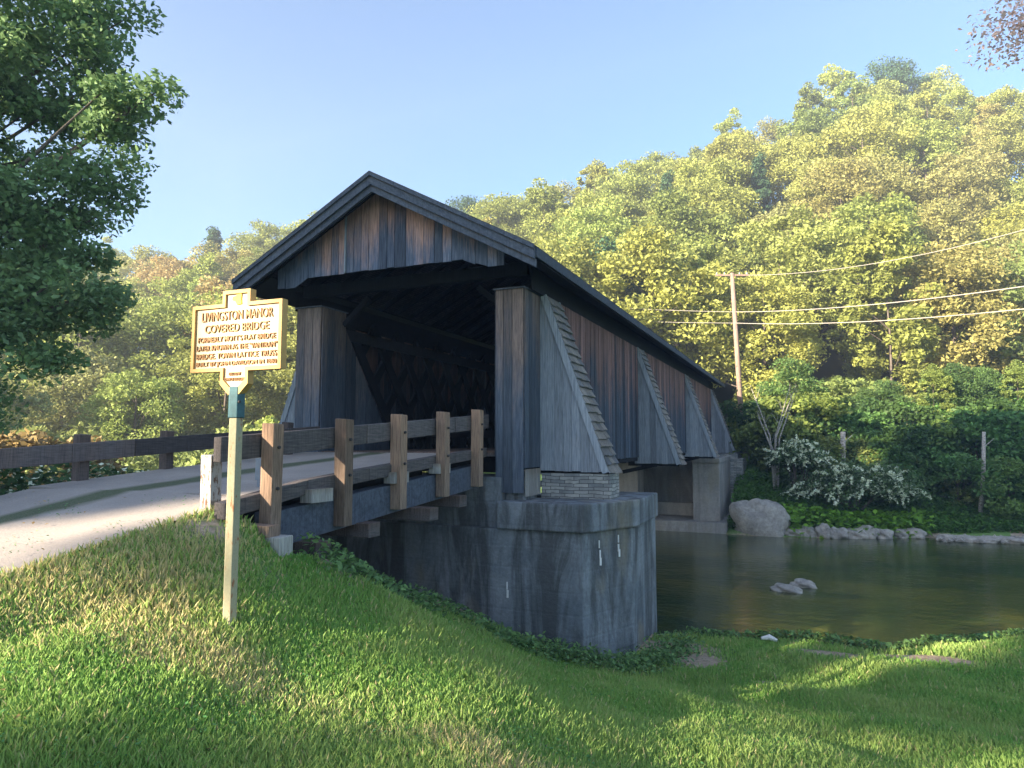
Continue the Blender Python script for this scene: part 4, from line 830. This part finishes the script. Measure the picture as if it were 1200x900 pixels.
tx, ty = rd(14.2, 10.5); tz = float(terrain(tx, ty))
def rel2(r, d, z): p = rd(r, d); return (p[0]-tx, p[1]-ty, z-tz)
big_tree((tx, ty, tz), 'sparse reddish leaved branch tips reaching in at the top right corner', 9, [(*rel2(9.7, 11, 7.3), .9, 14), (*rel2(8.6, 11, 7.1), .35, 4), (*rel2(11, 11, 8), 2, 20), (*rel2(14, 10.5, 8.5), 2.5, 20)], .038, 190, 32, (.85, .60, .52, 1), r=.2, sc=(1, 1, .8))
# unseen trees added behind photographer for long evening shadows over bridge and lower lawn
def lit(C):  # cuts leaves out along sun rays so sign, posts and lawn stay lit
    q, w_ = sunq(C); rr = np.random.default_rng(3)
    q = q+rr.normal(size=len(q))*.12; w_ = w_+rr.normal(size=len(q))*.12
    a = (q > -9.2) & (q < -5.0) & (w_ > -2.0+.12*(q+6.1)) & (w_ < np.where(q > -7.6, -.85, -.5))
    a |= (q > -6.45) & (q < -5.85) & (w_ > -1) & (w_ < 2.3)
    a |= (q > -6.8) & (q < -5.45) & (w_ > .75) & (w_ < 2.25)
    a |= (q > -8.8) & (q < -7.7) & (w_ > -1) & (w_ < 1.1)
    b = (q > -5.2) & (q < -1.8) & (np.abs(w_-(-.86+.22*(q+3.5))) < .36)
    c = ((q > -2.0) & (q < 1) & (np.abs(w_-(-.3)) < .3)) | ((q < -16) & (w_ > 6.8))
    return ~(a | b | c)
sh = []
for k, (q, t) in enumerate(((-19, -56), (-15, -61), (-11.4, -56), (-2.8, -60), (1.8, -55), (6.5, -60), (12, -56), (-23.5, -58), (-7, -66), (-1, -68), (4, -67), (-13, -68))):
    sh.append((q*(-SH.y)-SH.x*t, q*SH.x-SH.y*t, (26, 27, 28, 27, 27, 26, 26, 20, 27, 26, 26, 27)[k], 4.9))
for k, (x, y, h, r_) in enumerate(sh):
    z = float(terrain(x, y)); n = 46
    bl_ = [(0, 0, h*f, r_*g, n) for f, g in ((.10, .8), (.28, .95), (.46, 1), (.64, .95), (.8, .8), (.93, .5))]
    big_tree((x, y, z), ['tall leafy tree casting shade across the road, behind the photographer to the left', 'tall leafy tree behind the photographer, second from the road', 'tall leafy tree straight towards the sun behind the lawn', 'tall leafy tree behind the lawn on the sunward side', 'tall leafy tree behind the photographer to the right', 'tall leafy tree beside the road far to the left', 'tall leafy tree furthest right behind the photographer', 'tall leafy tree at the far left end of the front row', 'tall leafy tree of the second row behind the lawn', 'second row tree right of the one behind the lawn', 'rightmost tree of the second row behind the photographer', 'leftmost tree of the second row near the road'][k], h*.9, bl_, .27, 95, 60+k, (.07, .13, .04, 1), keep=lit, r=.3, sc=(1.5, 1.5, 1.1), th=h*.34)

mb = MB(); mb.box(-130, 130, -75, 125, -7, 72)
m = bpy.data.materials.new('haze'); m.use_nodes = True; m.node_tree.nodes.clear(); on = m.node_tree.nodes.new('ShaderNodeOutputMaterial'); pv = m.node_tree.nodes.new('ShaderNodeVolumePrincipled')
pv.inputs['Color'].default_value = (.82, .88, 1, 1); pv.inputs['Density'].default_value = .0017; pv.inputs['Anisotropy'].default_value = .2; m.node_tree.links.new(pv.outputs[0], on.inputs['Volume']); MATS['haze'] = m
tag(mb.build('haze', 'haze'), 'thin pale evening haze over the valley', 'haze', kind='stuff')
